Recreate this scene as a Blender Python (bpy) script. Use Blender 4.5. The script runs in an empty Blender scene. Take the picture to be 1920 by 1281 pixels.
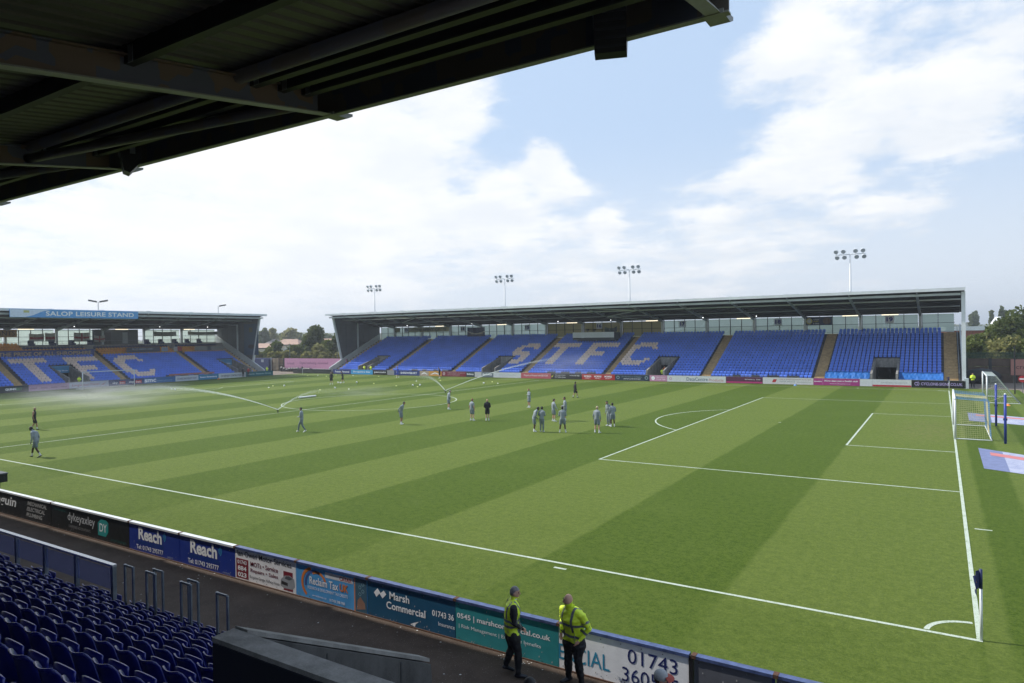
import bpy, math, random
import numpy as np
from mathutils import Vector, Matrix
from mathutils.bvhtree import BVHTree
from mathutils import noise
random.seed(7); rng = np.random.default_rng(7)
sc = bpy.context.scene
COL = sc.collection
R = math.radians

# ------------------------------------------------------------------ camera
CAM = np.array([-0.64890, -17.9179, 6.76469]); YAW, PIT, ROL, FPX = 0.560499435, -0.00745318, -0.01445656, 1283.35615
def _axes():
    cy, sy, cp, sp, cr, sr = math.cos(YAW), math.sin(YAW), math.cos(PIT), math.sin(PIT), math.cos(ROL), math.sin(ROL)
    f = np.array([-sy*cp, cy*cp, sp]); r = np.array([cy, sy, 0.0]); u = np.cross(r, f)
    return f, cr*r + sr*u, -sr*r + cr*u
CF, CR, CU = _axes()
cam = bpy.data.cameras.new('camera'); camo = bpy.data.objects.new('camera', cam); COL.objects.link(camo)
camo.matrix_world = Matrix([[CR[0], CU[0], -CF[0], CAM[0]], [CR[1], CU[1], -CF[1], CAM[1]], [CR[2], CU[2], -CF[2], CAM[2]], [0, 0, 0, 1]])
cam.sensor_width = 36.0; cam.lens = FPX/1920*36; cam.clip_start = 0.1; cam.clip_end = 9000
sc.camera = camo
def on(u, v, ax, val):
    """a surveyed point: where the sight line through photo point u, v meets a plane of the place"""
    d = CF + CR*(u-960)/FPX - CU*(v-640.5)/FPX
    t = (val-CAM[ax])/d[ax]
    return Vector(CAM + t*d)
def far(u, v, depth):
    d = CF + CR*(u-960)/FPX - CU*(v-640.5)/FPX
    return Vector(CAM + depth*d)

# ------------------------------------------------------------------ sun, sky, exposure
SUN_AZ = math.atan2(-0.97, -0.207)      # from +Y towards +X
SUN_EL = R(44)
sun = bpy.data.lights.new('sun', 'SUN'); suno = bpy.data.objects.new('sun', sun); COL.objects.link(suno)
sun.energy = 3.1; sun.angle = R(0.6); sun.color = (1.0, 0.95, 0.87)
sdir = Vector((math.sin(SUN_AZ)*math.cos(SUN_EL), math.cos(SUN_AZ)*math.cos(SUN_EL), math.sin(SUN_EL)))
suno.rotation_euler = sdir.to_track_quat('Z', 'Y').to_euler(); suno.location = (-60, -20, 60)
sc.view_settings.view_transform = 'Standard'; sc.view_settings.look = 'None'
sc.view_settings.exposure = 0.78; sc.view_settings.gamma = 1; sc.view_settings.use_curve_mapping = False
world = bpy.data.worlds.new('World'); sc.world = world; world.use_nodes = True

class NT:
    """small helper for node trees"""
    def __init__(s, tree): s.t = tree; s.n = tree.nodes; s.l = tree.links
    def new(s, typ, **kw):
        n = s.n.new(typ)
        for k, v in kw.items():
            if k.startswith('i_'):
                key = k[2:]; key = int(key) if key.isdigit() else key.replace('_', ' ')
                s.put(n.inputs[key], v)
            else: setattr(n, k, v)
        return n
    def put(s, sock, v):
        if isinstance(v, bpy.types.NodeSocket): s.l.new(v, sock)
        elif isinstance(v, bpy.types.Node): s.l.new(v.outputs[0], sock)
        else: sock.default_value = v
    def m(s, op, a, b=0.0, c=None):
        n = s.n.new('ShaderNodeMath'); n.operation = op; s.put(n.inputs[0], a); s.put(n.inputs[1], b)
        if c is not None: s.put(n.inputs[2], c)
        return n.outputs[0]
    def vm(s, op, a, b=(0, 0, 0)):
        n = s.n.new('ShaderNodeVectorMath'); n.operation = op; s.put(n.inputs[0], a); s.put(n.inputs[1], b)
        return n
    def mix(s, f, a, b):
        n = s.n.new('ShaderNodeMix'); n.data_type = 'RGBA'; s.put(n.inputs[0], f); s.put(n.inputs[6], a); s.put(n.inputs[7], b)
        return n.outputs[2]
    def noise(s, vec, scale, detail=4, rough=0.55, dim='3D'):
        n = s.n.new('ShaderNodeTexNoise'); n.noise_dimensions = dim
        s.put(n.inputs['Vector'], vec); n.inputs['Scale'].default_value = scale; n.inputs['Detail'].default_value = detail
        n.inputs['Roughness'].default_value = rough
        return n.outputs['Fac']
    def ramp(s, v, lo, hi, a=0.0, b=1.0, smooth=True):
        n = s.n.new('ShaderNodeMapRange'); n.interpolation_type = 'SMOOTHSTEP' if smooth else 'LINEAR'
        s.put(n.inputs[0], v); n.inputs[1].default_value = lo; n.inputs[2].default_value = hi
        n.inputs[3].default_value = a; n.inputs[4].default_value = b
        return n.outputs[0]

def build_sky():
    k = NT(world.node_tree)
    for n in list(k.n): k.n.remove(n)
    out = k.new('ShaderNodeOutputWorld'); bg = k.new('ShaderNodeBackground'); k.l.new(bg.outputs[0], out.inputs[0])
    sky = k.new('ShaderNodeTexSky', sky_type='NISHITA'); sky.sun_disc = False; sky.sun_elevation = SUN_EL; sky.sun_rotation = SUN_AZ % (2*math.pi)
    sky.air_density = 1.0; sky.dust_density = 2.0; sky.ozone_density = 1.0; sky.altitude = 60
    tc = k.new('ShaderNodeTexCoord'); d = k.vm('NORMALIZE', tc.outputs['Generated']).outputs[0]
    sep = k.new('ShaderNodeSeparateXYZ'); k.l.new(d, sep.inputs[0])
    z = k.m('MAXIMUM', sep.outputs[2], 0.0); zz = k.m('ADD', z, 0.16)
    pl = k.new('ShaderNodeCombineXYZ'); k.put(pl.inputs[0], k.m('DIVIDE', sep.outputs[0], zz)); k.put(pl.inputs[1], k.m('DIVIDE', sep.outputs[1], zz))
    n1 = k.noise(pl.outputs[0], 1.5, 9, 0.66); n2 = k.noise(pl.outputs[0], 4.4, 8, 0.66)
    n = k.m('ADD', k.m('MULTIPLY', n1, 0.66), k.m('MULTIPLY', n2, 0.34))
    # where the cloud banks lie and where the sky is open, as directions
    banks = [((1620, 170), .09, .14), ((1790, 140), .10, .14), ((1480, 270), .07, .12), ((1370, 150), .05, .14), ((1880, 220), .09, .09), ((1700, 70), .10, -.06), ((1560, 20), .10, .13), ((1460, 60), .05, .12), ((1500, 340), .08, .08), ((1380, 420), .11, .08), ((1300, 380), .05, .07), ((1660, 400), .06, .13), ((1730, 395), .04, .12), ((1780, 300), .05, .10), ((1250, 465), .12, .09),
             ((740, 290), .17, .12), ((880, 195), .07, .12), ((500, 330), .25, .11), ((150, 450), .30, .11), ((1015, 283), .035, .20), ((1055, 335), .035, .16), ((940, 408), .07, .14), ((780, 380), .05, .12), ((1140, 418), .025, .16), ((1060, 470), .12, .08), ((700, 450), .16, .07),
             ((1150, 150), .16, -.11), ((1240, 280), .10, -.11), ((1200, 380), .08, -.05), ((1850, 330), .10, -.10), ((1330, 60), .09, -.08), ((1050, 180), .10, -.08), ((1750, 480), .10, -.07), ((960, 230), .05, -.06), ((860, 340), .05, -.05)]
    cov = n
    for (u, v), s, a in banks:
        dv = far(u, v, 1.0) - Vector(CAM); dv.normalize()
        dist = k.vm('DISTANCE', d, tuple(dv)).outputs['Value']
        cov = k.m('ADD', cov, k.m('MULTIPLY', k.ramp(dist, 0.0, s*1.5, 1.0, 0.0), a))
    toward = k.vm('DOT_PRODUCT', d, (-0.93, -0.05, 0.0)).outputs['Value']      # thicker cloud towards the sun side
    cov = k.m('ADD', cov, k.ramp(toward, 0.2, 1.0, 0.0, 0.03))
    mask = k.ramp(cov, 0.50, 0.66)
    thin = k.ramp(z, 0.02, 0.30, 0.75, 0.0)                                  # milky air near the horizon
    base = k.mix(0.86, sky.outputs[0], (3.3, 4.3, 5.75, 1))
    base = k.mix(thin, base, (5.4, 5.7, 6.0, 1))
    shade = k.noise(pl.outputs[0], 2.3, 5, 0.6)
    cloud = k.mix(k.ramp(shade, 0.35, 0.65), (5.5, 5.7, 5.95, 1), (6.5, 6.5, 6.5, 1))
    cloud = k.mix(k.m('MULTIPLY', k.ramp(toward, 0.4, 0.95), .5), cloud, (6.6, 6.6, 6.6, 1))
    col = k.mix(k.m('MULTIPLY', mask, 0.93), base, cloud)
    k.l.new(col, bg.inputs[0]); bg.inputs[1].default_value = 0.10
build_sky()

# ------------------------------------------------------------------ materials
MATS = {}
def mat(name, col, rough=0.6, metal=0.0, var=0.0, scale=3.0, bump=0.0, bscale=40.0, spec=0.5, emit=None, estr=0.0, fn=None, coat=0.0):
    if name in MATS: return MATS[name]
    m = bpy.data.materials.new(name); m.use_nodes = True; MATS[name] = m
    k = NT(m.node_tree); b = k.n['Principled BSDF']
    b.inputs['Base Color'].default_value = (*col, 1); b.inputs['Roughness'].default_value = rough
    b.inputs['Metallic'].default_value = metal; b.inputs['Specular IOR Level'].default_value = spec
    if coat: b.inputs['Coat Weight'].default_value = coat
    if emit: b.inputs['Emission Color'].default_value = (*emit, 1); b.inputs['Emission Strength'].default_value = estr
    tc = k.new('ShaderNodeTexCoord'); ob = tc.outputs['Object']
    if var:
        n = k.noise(ob, scale, 5, 0.6)
        dk = tuple(c*(1-var) for c in col)+(1,); lt = tuple(min(1, c*(1+var)) for c in col)+(1,)
        k.l.new(k.mix(k.ramp(n, 0.3, 0.7), dk, lt), b.inputs['Base Color'])
        k.l.new(k.m('ADD', k.m('MULTIPLY', n, 0.3), rough-0.15), b.inputs['Roughness'])
    if bump:
        n = k.noise(ob, bscale, 4, 0.6); bp = k.new('ShaderNodeBump'); bp.inputs['Strength'].default_value = bump
        bp.inputs['Distance'].default_value = 0.02; k.l.new(n, bp.inputs['Height']); k.l.new(bp.outputs[0], b.inputs['Normal'])
    if fn: fn(k, b, ob)
    return m

def grass_fn(k, b, ob):
    sep = k.new('ShaderNodeSeparateXYZ'); k.l.new(ob, sep.inputs[0]); x, y = sep.outputs[0], sep.outputs[1]
    wob = k.m('MULTIPLY', k.m('SUBTRACT', k.noise(ob, 0.35, 3), 0.5), 0.25)
    def stripes(w, off=0.0, soft=0.05):
        t = k.m('DIVIDE', k.m('ADD', k.m('ADD', x, wob), off), w*2)
        fr = k.m('FRACT', t)                     # 0..1 over a pair
        tri = k.m('ABSOLUTE', k.m('SUBTRACT', fr, 0.5))
        return k.ramp(tri, 0.25-soft/w, 0.25+soft/w)
    pitch = stripes(5.5, 110+2.75, 0.06)           # light from -5.5 to 0
    behind = stripes(1.35, 0.1, 0.06)
    s = k.mix(k.ramp(x, 0.05, 0.11), pitch, behind)
    # grass outside the touchline was mown with softer bands
    edge = k.ramp(y, -0.9, 0.1, 0.38, 1.0)
    cross = k.m('MULTIPLY', k.noise(k.vm('MULTIPLY', ob, (0.02, 0.5, 0.1)).outputs[0], 1.0, 2), 0.30)
    s = k.m('ADD', k.m('MULTIPLY', k.m('SUBTRACT', s, 0.5), k.m('MULTIPLY', edge, 1.0)), 0.5)
    s = k.m('ADD', s, k.m('SUBTRACT', cross, 0.15))
    blot = k.noise(ob, 0.22, 5, 0.65); s = k.m('ADD', s, k.m('MULTIPLY', k.m('SUBTRACT', blot, 0.5), 1.0))
    dark = (0.041, 0.092, 0.000, 1); light = (0.112, 0.164, 0.026, 1)
    c = k.mix(s, dark, light)
    fine = k.noise(ob, 14, 5, 0.8); mid = k.noise(ob, 4.0, 5, 0.75); tuft = k.noise(k.vm('MULTIPLY', ob, (1, 1.6, 1)).outputs[0], 45, 3, 0.7)
    tex = k.m('ADD', k.m('MULTIPLY', fine, 0.55), k.m('ADD', k.m('MULTIPLY', mid, 0.40), k.m('MULTIPLY', tuft, 0.35)))
    c = k.mix(k.ramp(tex, 0.48, 0.82), k.mix(0.50, c, (0.020, 0.042, 0.000, 1)), k.mix(0.30, c, (0.25, 0.28, 0.06, 1)))
    gm = k.ramp(k.vm('DISTANCE', k.vm('MULTIPLY', ob, (1, .35, 1)).outputs[0], (-1.5, 36.3*.35, 0)).outputs['Value'], .6, 3.2, 1.0, 0.0)
    c = k.mix(k.m('MULTIPLY', gm, k.ramp(k.noise(ob, 2.5, 5, .7), .38, .7, 0, .45)), c, (.20, .17, .08, 1))
    # straw coloured and worn spots
    worn = k.ramp(k.noise(ob, 1.3, 6, 0.75), 0.62, 0.8)
    c = k.mix(k.m('MULTIPLY', worn, 0.25), c, (0.20, 0.20, 0.07, 1))
    k.l.new(c, b.inputs['Base Color']); b.inputs['Sheen Weight'].default_value = .0; b.inputs['Sheen Roughness'].default_value = .5; b.inputs['Sheen Tint'].default_value = (.55, .75, .25, 1)
    bp = k.new('ShaderNodeBump'); bp.inputs['Strength'].default_value = 0.85; bp.inputs['Distance'].default_value = 0.07
    k.l.new(tex, bp.inputs['Height']); k.l.new(bp.outputs[0], b.inputs['Normal'])
def speck_fn(lo, hi, sp, scale=55, thr=0.71):
    def fn(k, b, ob):
        n = k.noise(ob, 1.2, 6, 0.7); g = k.noise(ob, 120, 2, 0.6)
        c = k.mix(k.ramp(k.m('ADD', k.m('MULTIPLY', n, .5), k.m('MULTIPLY', g, .5)), .35, .65), (*lo, 1), (*hi, 1))
        s = k.ramp(k.noise(ob, scale, 2, 0.5), thr, thr+.03)
        k.l.new(k.mix(s, c, (*sp, 1)), b.inputs['Base Color'])
        bp = k.new('ShaderNodeBump'); bp.inputs['Strength'].default_value = 0.35; bp.inputs['Distance'].default_value = 0.01
        k.l.new(g, bp.inputs['Height']); k.l.new(bp.outputs[0], b.inputs['Normal'])
    return fn
def concrete_fn(base):
    def fn(k, b, ob):
        n = k.noise(ob, 1.6, 7, 0.68); st = k.noise(k.vm('MULTIPLY', ob, (3, 3, .35)).outputs[0], 2.0, 5, .6); g = k.noise(ob, 60, 3)
        t = k.m('ADD', k.m('MULTIPLY', n, .5), k.m('ADD', k.m('MULTIPLY', st, .35), k.m('MULTIPLY', g, .15)))
        k.l.new(k.mix(k.ramp(t, .32, .66), tuple(c*.55 for c in base)+(1,), tuple(c*1.25 for c in base)+(1,)), b.inputs['Base Color'])
        bp = k.new('ShaderNodeBump'); bp.inputs['Strength'].default_value = 0.3; bp.inputs['Distance'].default_value = 0.01
        k.l.new(g, bp.inputs['Height']); k.l.new(bp.outputs[0], b.inputs['Normal'])
    return fn
def rusty_fn(base, patch, rust):
    def fn(k, b, ob):
        v = k.new('ShaderNodeTexVoronoi'); v.inputs['Scale'].default_value = 2.2; v.distance = 'CHEBYCHEV'; k.l.new(ob, v.inputs['Vector'])
        sepc = k.new('ShaderNodeSeparateColor'); k.l.new(v.outputs['Color'], sepc.inputs[0])
        c = k.mix(k.ramp(sepc.outputs[0], .52, .56), (*base, 1), (*patch, 1))
        r = k.ramp(k.noise(ob, 5, 6, .75), .66, .72)
        k.l.new(k.mix(r, c, (*rust, 1)), b.inputs['Base Color'])
    return fn
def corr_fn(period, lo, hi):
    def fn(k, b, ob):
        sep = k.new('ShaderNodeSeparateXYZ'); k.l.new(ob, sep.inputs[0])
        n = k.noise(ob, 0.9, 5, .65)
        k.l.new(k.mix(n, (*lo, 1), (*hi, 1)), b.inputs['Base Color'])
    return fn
def line_fn(k, b, ob):
    n = k.noise(ob, 22, 4, .75); n2 = k.noise(ob, 2.0, 4, .6)
    t = k.m('ADD', k.m('MULTIPLY', n, .65), k.m('MULTIPLY', n2, .35))
    k.l.new(k.mix(k.ramp(t, .33, .52), (.15, .22, .07, 1), (.46, .52, .44, 1)), b.inputs['Base Color'])
def leaf_fn(lo, hi, warm):
    def fn(k, b, ob):
        n = k.noise(ob, .5, 3, .6); n2 = k.noise(ob, 3.5, 3, .7)
        c = k.mix(k.ramp(n2, .3, .7), (*lo, 1), (*hi, 1))
        k.l.new(k.mix(k.ramp(n, .5, .75, 0, .7), c, (*warm, 1)), b.inputs['Base Color'])
        tr = k.new('ShaderNodeBsdfTranslucent'); cc = b.inputs['Base Color'].links[0].from_socket; k.l.new(cc, tr.inputs[0])
        mx = k.new('ShaderNodeMixShader', i_0=.45); k.l.new(b.outputs[0], mx.inputs[1]); k.l.new(tr.outputs[0], mx.inputs[2]); k.l.new(mx.outputs[0], k.n['Material Output'].inputs['Surface'])
    return fn
M = {}
M['grass'] = mat('pitch_grass', (.1, .16, .04), .85, spec=.15, fn=grass_fn)
M['line'] = mat('line_paint', (.7, .72, .7), .8, spec=.2, fn=line_fn)
M['tarmac'] = mat('track_tarmac', (.06, .05, .045), .9, spec=.2, fn=speck_fn((.058, .041, .032), (.108, .080, .062), (.5, .49, .46)))
M['apron'] = mat('apron_paving', (.2, .17, .14), .9, spec=.2, fn=speck_fn((.15, .12, .10), (.24, .20, .165), (.3, .28, .25)))
M['field'] = mat('rough_ground', (.07, .09, .03), .95, var=.4, scale=.2)
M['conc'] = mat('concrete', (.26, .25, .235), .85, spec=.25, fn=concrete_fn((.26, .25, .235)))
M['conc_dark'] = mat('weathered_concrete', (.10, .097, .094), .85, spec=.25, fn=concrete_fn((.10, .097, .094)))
M['tread'] = mat('ochre_step', (.60, .42, .20), .8, var=.25, scale=1.5)
M['nosing'] = mat('step_riser', (.42, .30, .16), .85, var=.2)
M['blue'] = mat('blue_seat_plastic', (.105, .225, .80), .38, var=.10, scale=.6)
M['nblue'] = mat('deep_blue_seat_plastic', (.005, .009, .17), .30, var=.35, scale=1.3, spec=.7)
M['cream'] = mat('cream_seat_plastic', (.86, .68, .58), .45, var=.12, scale=2.0)
M['amber'] = mat('amber_seat_plastic', (.72, .30, .04), .5, var=.15, scale=1.0)
M['dblue'] = mat('navy_seat_plastic', (.02, .03, .11), .5)
M['white'] = mat('white_painted_steel', (.66, .69, .71), .45, var=.06, scale=.7)
M['offwhite'] = mat('off_white_metal', (.50, .54, .56), .5, var=.1, scale=.5)
M['grey'] = mat('grey_painted_steel', (.26, .29, .31), .5, var=.15, scale=.8)
M['dgrey'] = mat('dark_grey_cladding', (.075, .085, .095), .6, var=.15, scale=.5)
M['seam'] = mat('cladding_seam', (.03, .034, .038), .6)
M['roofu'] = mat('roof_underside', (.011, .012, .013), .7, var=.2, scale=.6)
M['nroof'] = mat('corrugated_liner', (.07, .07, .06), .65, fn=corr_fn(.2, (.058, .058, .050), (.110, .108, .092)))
M['purlin'] = mat('dark_purlin', (.007, .007, .011), .6)
M['beam'] = mat('patchy_beam_paint', (.12, .09, .065), .6, fn=rusty_fn((.135, .098, .070), (.085, .095, .125), (.05, .03, .02)))
M['tube'] = mat('tube_paint', (.13, .115, .10), .5, fn=rusty_fn((.085, .075, .066), (.08, .08, .095), (.03, .02, .015)))
M['flange'] = mat('flange_paint', (.22, .225, .19), .5, var=.15, scale=3)
M['galv'] = mat('galvanised_steel', (.22, .25, .28), .38, metal=.6, var=.15, scale=5)
M['black'] = mat('black_plastic', (.012, .012, .014), .45)
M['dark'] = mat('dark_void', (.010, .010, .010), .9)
M['tarp'] = mat('blue_tarpaulin', (.02, .13, .42), .5, var=.15, scale=1.2)
M['navy'] = mat('navy_paint', (.012, .022, .10), .5, var=.1)
M['bluepole'] = mat('blue_padding', (.02, .045, .30), .5)
M['ncream'] = mat('cream_net_cord', (.55, .50, .30), .7)
M['nblu'] = mat('blue_net_cord', (.08, .20, .36), .7)
M['nwhite'] = mat('pale_net_cord', (.35, .40, .40), .7)
M['rust'] = mat('rusty_steel', (.085, .038, .020), .8, var=.4, scale=14)
M['railblue'] = mat('blue_rail', (.07, .10, .22), .35, var=.35, scale=6, metal=.2)
M['pale'] = mat('pale_board', (.74, .76, .80), .5, var=.05, scale=2)
M['brick'] = mat('red_brick', (.26, .085, .05), .9, var=.3, scale=3)
M['rooftile'] = mat('pink_roof_tile', (.38, .25, .19), .85, var=.2, scale=.6)
M['render'] = mat('pale_render', (.60, .55, .47), .8, var=.08)
M['fenceb'] = mat('brown_concrete_panel', (.105, .075, .055), .9, var=.25, scale=1.0, bump=.3)
M['fenceb2'] = mat('tan_timber_panel', (.23, .185, .13), .9, var=.25, scale=1.0)
M['green'] = mat('green_palisade', (.015, .06, .035), .5)
M['pink'] = mat('pink_board', (.55, .27, .42), .5, var=.05)
M['salmon'] = mat('salmon_board', (.42, .19, .15), .5, var=.05)
M['bark'] = mat('bark', (.07, .05, .035), .9, var=.3, scale=6)
M['leafA'] = mat('leaf_mid_green', (.05, .075, .02), .7, spec=.2, fn=leaf_fn((.07, .10, .020), (.17, .20, .05), (.21, .19, .06)))
M['leafB'] = mat('leaf_dark_green', (.03, .05, .015), .7, spec=.2, fn=leaf_fn((.045, .070, .018), (.12, .15, .04), (.14, .15, .045)))
M['leafC'] = mat('leaf_pale_olive', (.1, .11, .04), .75, spec=.2, fn=leaf_fn((.16, .16, .05), (.32, .31, .11), (.38, .30, .16)))
M['leafD'] = mat('distant_foliage', (.05, .075, .05), .8, spec=.1, fn=leaf_fn((.08, .11, .045), (.16, .19, .08), (.13, .15, .07)))
M['scuff'] = mat('pale_scuff', (.42, .41, .40), .8)
M['lampface'] = mat('floodlight_glass', (.50, .55, .58), .25, metal=.2)
M['lamp'] = mat('lit_tube', (1, .9, .7), .4, emit=(1, .86, .62), estr=1.1)
M['bulb'] = mat('lit_bulb', (1, 1, 1), .4, emit=(1, 1, 1), estr=2.0)
def glaze(name, col, tr):
    m = bpy.data.materials.new(name); m.use_nodes = True; k = NT(m.node_tree); k.n.remove(k.n['Principled BSDF'])
    out = k.n['Material Output']; a = k.new('ShaderNodeBsdfTranslucent'); a.inputs[0].default_value = (*col, 1)
    d = k.new('ShaderNodeBsdfDiffuse'); d.inputs[0].default_value = (*[c*.8 for c in col], 1)
    t = k.new('ShaderNodeBsdfTransparent'); t.inputs[0].default_value = (*col, 1)
    m1 = k.new('ShaderNodeMixShader', i_0=.4); k.l.new(a.outputs[0], m1.inputs[1]); k.l.new(d.outputs[0], m1.inputs[2])
    m2 = k.new('ShaderNodeMixShader', i_0=tr); k.l.new(m1.outputs[0], m2.inputs[1]); k.l.new(t.outputs[0], m2.inputs[2])
    k.l.new(m2.outputs[0], out.inputs[0]); return m
M['glz'] = glaze('milky_glazing', (.80, .87, .84), .48)
M['glzy'] = glaze('cream_blind_glazing', (.44, .41, .27), .22)
M['glass'] = glaze('blue_tinted_sheet', (.60, .63, .85), .93)
def flat(name, c, r=.5):
    return mat('paint_'+name, c, r, var=.07, scale=4.0)
WHITE = flat('white', (.78, .79, .80)); INK = flat('navy_ink', (.012, .02, .12)); RED = flat('red', (.42, .02, .03))

# ------------------------------------------------------------------ mesh helper
class MB:
    def __init__(s): s.v = []; s.f = []; s.mi = []; s.mats = []
    def _m(s, m):
        if m is None: return 0
        if m not in s.mats: s.mats.append(m)
        return s.mats.index(m)
    def add(s, V, F, m=None):
        o = len(s.v); s.v += [tuple(p) for p in V]; k = s._m(m)
        for f in F: s.f.append(tuple(i+o for i in f)); s.mi.append(k)
        return s
    def box(s, a, b, m=None):
        x0, y0, z0 = a; x1, y1, z1 = b
        V = [(x0, y0, z0), (x1, y0, z0), (x1, y1, z0), (x0, y1, z0), (x0, y0, z1), (x1, y0, z1), (x1, y1, z1), (x0, y1, z1)]
        return s.add(V, [(0, 3, 2, 1), (4, 5, 6, 7), (0, 1, 5, 4), (1, 2, 6, 5), (2, 3, 7, 6), (3, 0, 4, 7)], m)
    def hexa(s, P, m=None):   # 8 points: bottom 4, top 4
        return s.add(P, [(0, 3, 2, 1), (4, 5, 6, 7), (0, 1, 5, 4), (1, 2, 6, 5), (2, 3, 7, 6), (3, 0, 4, 7)], m)
    def quad(s, P, m=None): return s.add(P, [tuple(range(len(P)))], m)
    def prism(s, poly, axis, a, b, m=None):
        """2D polygon extruded along an axis; poly in the other two coordinates in order"""
        def p(q, t):
            q = list(q); q.insert(axis, t); return tuple(q)
        n = len(poly); V = [p(q, a) for q in poly]+[p(q, b) for q in poly]
        F = [tuple(range(n))[::-1], tuple(range(n, 2*n))]+[(i, (i+1) % n, n+(i+1) % n, n+i) for i in range(n)]
        return s.add(V, F, m)
    def tube(s, pts, r, n=8, m=None, cap=True):
        pts = [Vector(p) for p in pts]; rs = r if isinstance(r, (list, tuple)) else [r]*len(pts)
        V = []; F = []
        for i, p in enumerate(pts):
            t = (pts[min(i+1, len(pts)-1)]-pts[max(i-1, 0)]); t.normalize()
            ref = Vector((0, 0, 1)) if abs(t.z) < .9 else Vector((1, 0, 0))
            a = t.cross(ref); a.normalize(); b = t.cross(a)
            for j in range(n):
                w = 2*math.pi*j/n; V.append(tuple(p+(a*math.cos(w)+b*math.sin(w))*rs[i]))
        for i in range(len(pts)-1):
            for j in range(n):
                F.append((i*n+j, i*n+(j+1) % n, (i+1)*n+(j+1) % n, (i+1)*n+j))
        if cap: F += [tuple(range(n))[::-1], tuple(range((len(pts)-1)*n, len(pts)*n))]
        return s.add(V, F, m)
    def ball(s, c, r, nu=8, nv=6, m=None, sq=(1, 1, 1)):
        V = [(c[0], c[1], c[2]+r*sq[2])]; F = []
        for i in range(1, nv):
            th = math.pi*i/nv
            for j in range(nu):
                ph = 2*math.pi*j/nu
                V.append((c[0]+r*sq[0]*math.sin(th)*math.cos(ph), c[1]+r*sq[1]*math.sin(th)*math.sin(ph), c[2]+r*sq[2]*math.cos(th)))
        V.append((c[0], c[1], c[2]-r*sq[2])); L = len(V)-1
        for j in range(nu):
            F.append((0, 1+j, 1+(j+1) % nu)); F.append((L, L-nu+(j+1) % nu, L-nu+j))
        for i in range(nv-2):
            for j in range(nu):
                F.append((1+i*nu+j, 1+(i+1)*nu+j, 1+(i+1)*nu+(j+1) % nu, 1+i*nu+(j+1) % nu))
        return s.add(V, F, m)
    def mesh(s, name):
        me = bpy.data.meshes.new(name); me.from_pydata(s.v, [], s.f)
        for m in s.mats: me.materials.append(m)
        if len(s.mats) > 1: me.polygons.foreach_set('material_index', s.mi)
        me.update(); return me
    def build(s, name, m=None, parent=None, loc=None, rot=None, smooth=False, **tags):
        if m is not None: s.mats = [m]; s.mi = [0]*len(s.f)
        me = s.mesh(name)
        if smooth: me.polygons.foreach_set('use_smooth', [True]*len(me.polygons)); me.update()
        return link(name, me, parent, loc, rot, **tags)
def link(name, data, parent=None, loc=None, rot=None, label=None, cat=None, group=None, kind=None):
    o = bpy.data.objects.new(name, data); COL.objects.link(o)
    if parent is not None: o.parent = parent
    if loc is not None: o.location = loc
    if rot is not None: o.rotation_euler = rot
    return tag(o, label, cat, group, kind)
def tag(o, label=None, cat=None, group=None, kind=None):
    if label: o['label'] = label
    if cat: o['category'] = cat
    if group: o['group'] = group
    if kind: o['kind'] = kind
    return o
def empty(name, loc, rotz=0, **tags): return link(name, None, None, loc, (0, 0, rotz), **tags)
def instances(base, pts, name, m, parent=None, kind='stuff', rots=None):
    """many copies of a small mesh joined into one object"""
    bv = np.array(base.v, float); n = len(bv); P = np.array(pts, float)
    if rots is None: V = (P[:, None, :]+bv[None]).reshape(-1, 3)
    else:
        c, s_ = np.cos(rots), np.sin(rots)
        x = bv[None, :, 0]*c[:, None]-bv[None, :, 1]*s_[:, None]; y = bv[None, :, 0]*s_[:, None]+bv[None, :, 1]*c[:, None]
        V = (np.stack([x, y, np.broadcast_to(bv[None, :, 2], x.shape)], -1)+P[:, None, :]).reshape(-1, 3)
    F = [tuple(i+k*n for i in f) for k in range(len(P)) for f in base.f]
    me = bpy.data.meshes.new(name); me.from_pydata(V.tolist(), [], F); me.materials.append(m); me.update()
    return link(name, me, parent, kind=kind)

_txt = {}
def text(parent, s, x, z, w, h, m, y=-.006, bold=0.0, shear=0.0, name='lettering', flatz=False, rot=0.0, sp=1.0):
    """real lettering, fitted into w x h, standing in the local XZ plane (or lying in XY)"""
    key = (s, bold, shear, sp)
    if key not in _txt:
        cu = bpy.data.curves.new('t', 'FONT'); cu.body = s; cu.offset = bold; cu.shear = shear; cu.space_character = sp; cu.resolution_u = 3
        ob = bpy.data.objects.new('t', cu); COL.objects.link(ob)
        dg = bpy.context.evaluated_depsgraph_get(); me = bpy.data.meshes.new_from_object(ob.evaluated_get(dg))
        v = np.array([tuple(p.co) for p in me.vertices]); f = [tuple(p.vertices) for p in me.polygons]
        bpy.data.objects.remove(ob); bpy.data.curves.remove(cu); bpy.data.meshes.remove(me)
        v -= v.min(0); _txt[key] = (v/np.maximum(v.max(0), 1e-6), f)
    v, f = _txt[key]
    c, sn = math.cos(rot), math.sin(rot); X = v[:, 0]*w; Z = v[:, 1]*h
    Xr = X*c-Z*sn+x; Zr = X*sn+Z*c+z
    V = [(a, b, y) for a, b in zip(Xr, Zr)] if flatz else [(a, y, b) for a, b in zip(Xr, Zr)]
    me = bpy.data.meshes.new(name); me.from_pydata(V, [], f); me.materials.append(m); me.update()
    return link(name, me, parent)

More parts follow.
